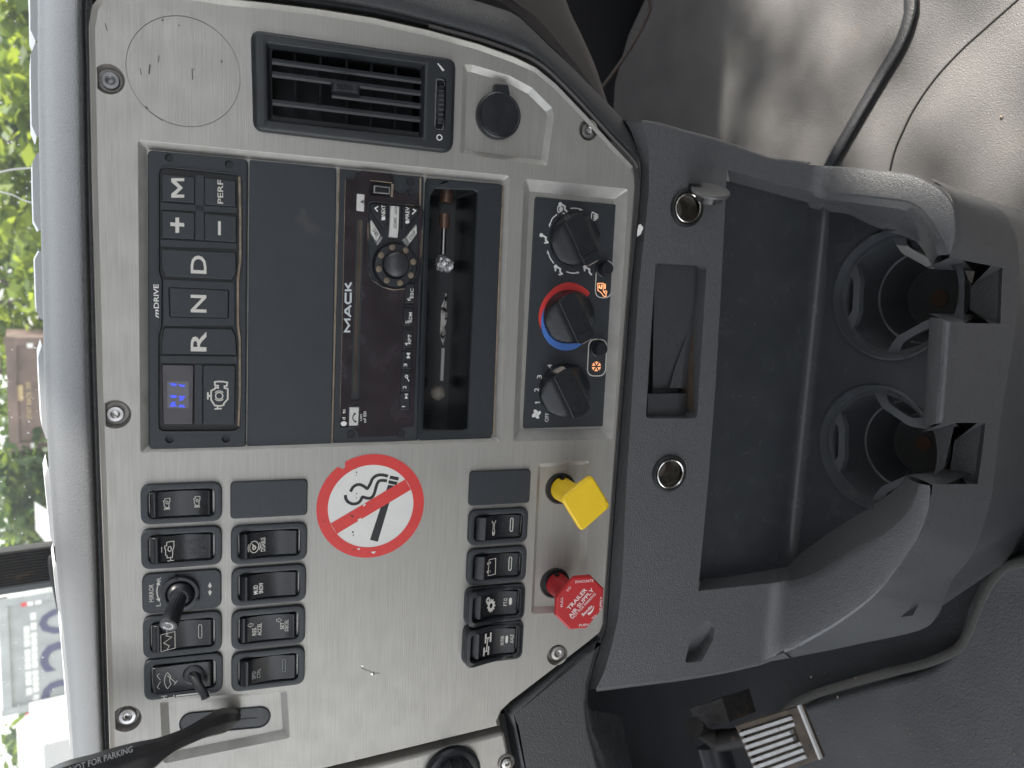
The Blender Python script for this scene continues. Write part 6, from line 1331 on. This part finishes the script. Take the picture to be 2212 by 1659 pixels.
mb = MB(); boxv(mb, b.x, a.x, 20, 22, GZ + .6, b.z + .5); boxv(mb, b.x + .1, a.x - .1, 20.4, 21.6, b.z + .5, b.z + 1.3); t.part(mb, 'body', mat('machine_yellow', (.75, .55, .03), .5))
mb = MB(); mb.tube([(a.x - .1, 20.4, GZ + .5), (a.x - .4, 20.4, GZ + .5)], .5, 20); t.part(mb, 'wheel', TYRE)
a, b = WP(96, 1118, 14), WP(96, 1184, 14); mb = MB(); mb.rows([[(b.x, 13, b.z - .25), (a.x + .2, 13, a.z - .25)], [(b.x, 15, b.z + .10), (a.x, 15, b.z + .10)]]); mb.build('concrete_pad', mat('concrete', (.32, .32, .31), .8, 0, None, (2, .1)), kind='structure', smooth=0)

# an unseen leaf screen, added to dapple the sun on the passenger side floor
def sun_leaf_screen():
    D = 3.5; c = Vector((.2, .45, .1)) + sd * D; random.seed(21)
    e1 = sd.cross(Vector((0, 0, 1))).normalized(); e2 = e1.cross(sd)
    gaps = [(PZ(x, y, z), r) for x, y, z, r in ((2062,165,FLOOR,.026),(2020,240,FLOOR,.024),(2160,330,FLOOR,.018),(2195,40,FLOOR,.022),(1840,50,FLOOR,.018),(1935,398,ZR,.022))]  # leaf gaps placed where the sun patches should land
    gp = [((p - c).dot(e1), (p - c).dot(e2), r) for p, r in gaps]
    t = T('tree', 'unseen leaf screen added beside the truck to dapple the sun', 'tree', (c.x, c.y, GZ), panel=False, group='trees beyond the windscreen')
    mb = MB(); tr0 = c + e1 * .9; mb.tube([(tr0.x, tr0.y, GZ), (tr0.x, tr0.y + .1, c.z - .6), (tr0.x + .1, tr0.y, c.z + .6)], [.16, .12, .05], 10); t.part(mb, 'trunk', BARK)
    vs, fs = [], []; n = 0
    while n < 2000:
        a_, b_ = random.uniform(-.6, .6), random.uniform(-.6, .6); s = random.uniform(.025, .05)
        if any((a_ - g[0]) ** 2 + (b_ - g[1]) ** 2 < (g[2] + s * .5) ** 2 for g in gp): 
            n += 1; continue
        p = c + e1 * a_ + e2 * b_ + sd * random.uniform(-.25, .35)
        u = Vector((random.gauss(0, 1), random.gauss(0, 1), random.gauss(0, .5))).normalized(); v = u.cross(Vector((random.gauss(0, 1), random.gauss(0, 1), random.gauss(0, 1)))).normalized(); k = len(vs)
        vs += [p - u * s, p + v * s * .6, p + u * s, p - v * s * .6]; fs.append((k, k + 1, k + 2, k + 3)); n += 1
    mb = MB(); mb.add(vs, fs); t.part(mb, 'crown', LEAF[1], smooth=0)
sun_leaf_screen()
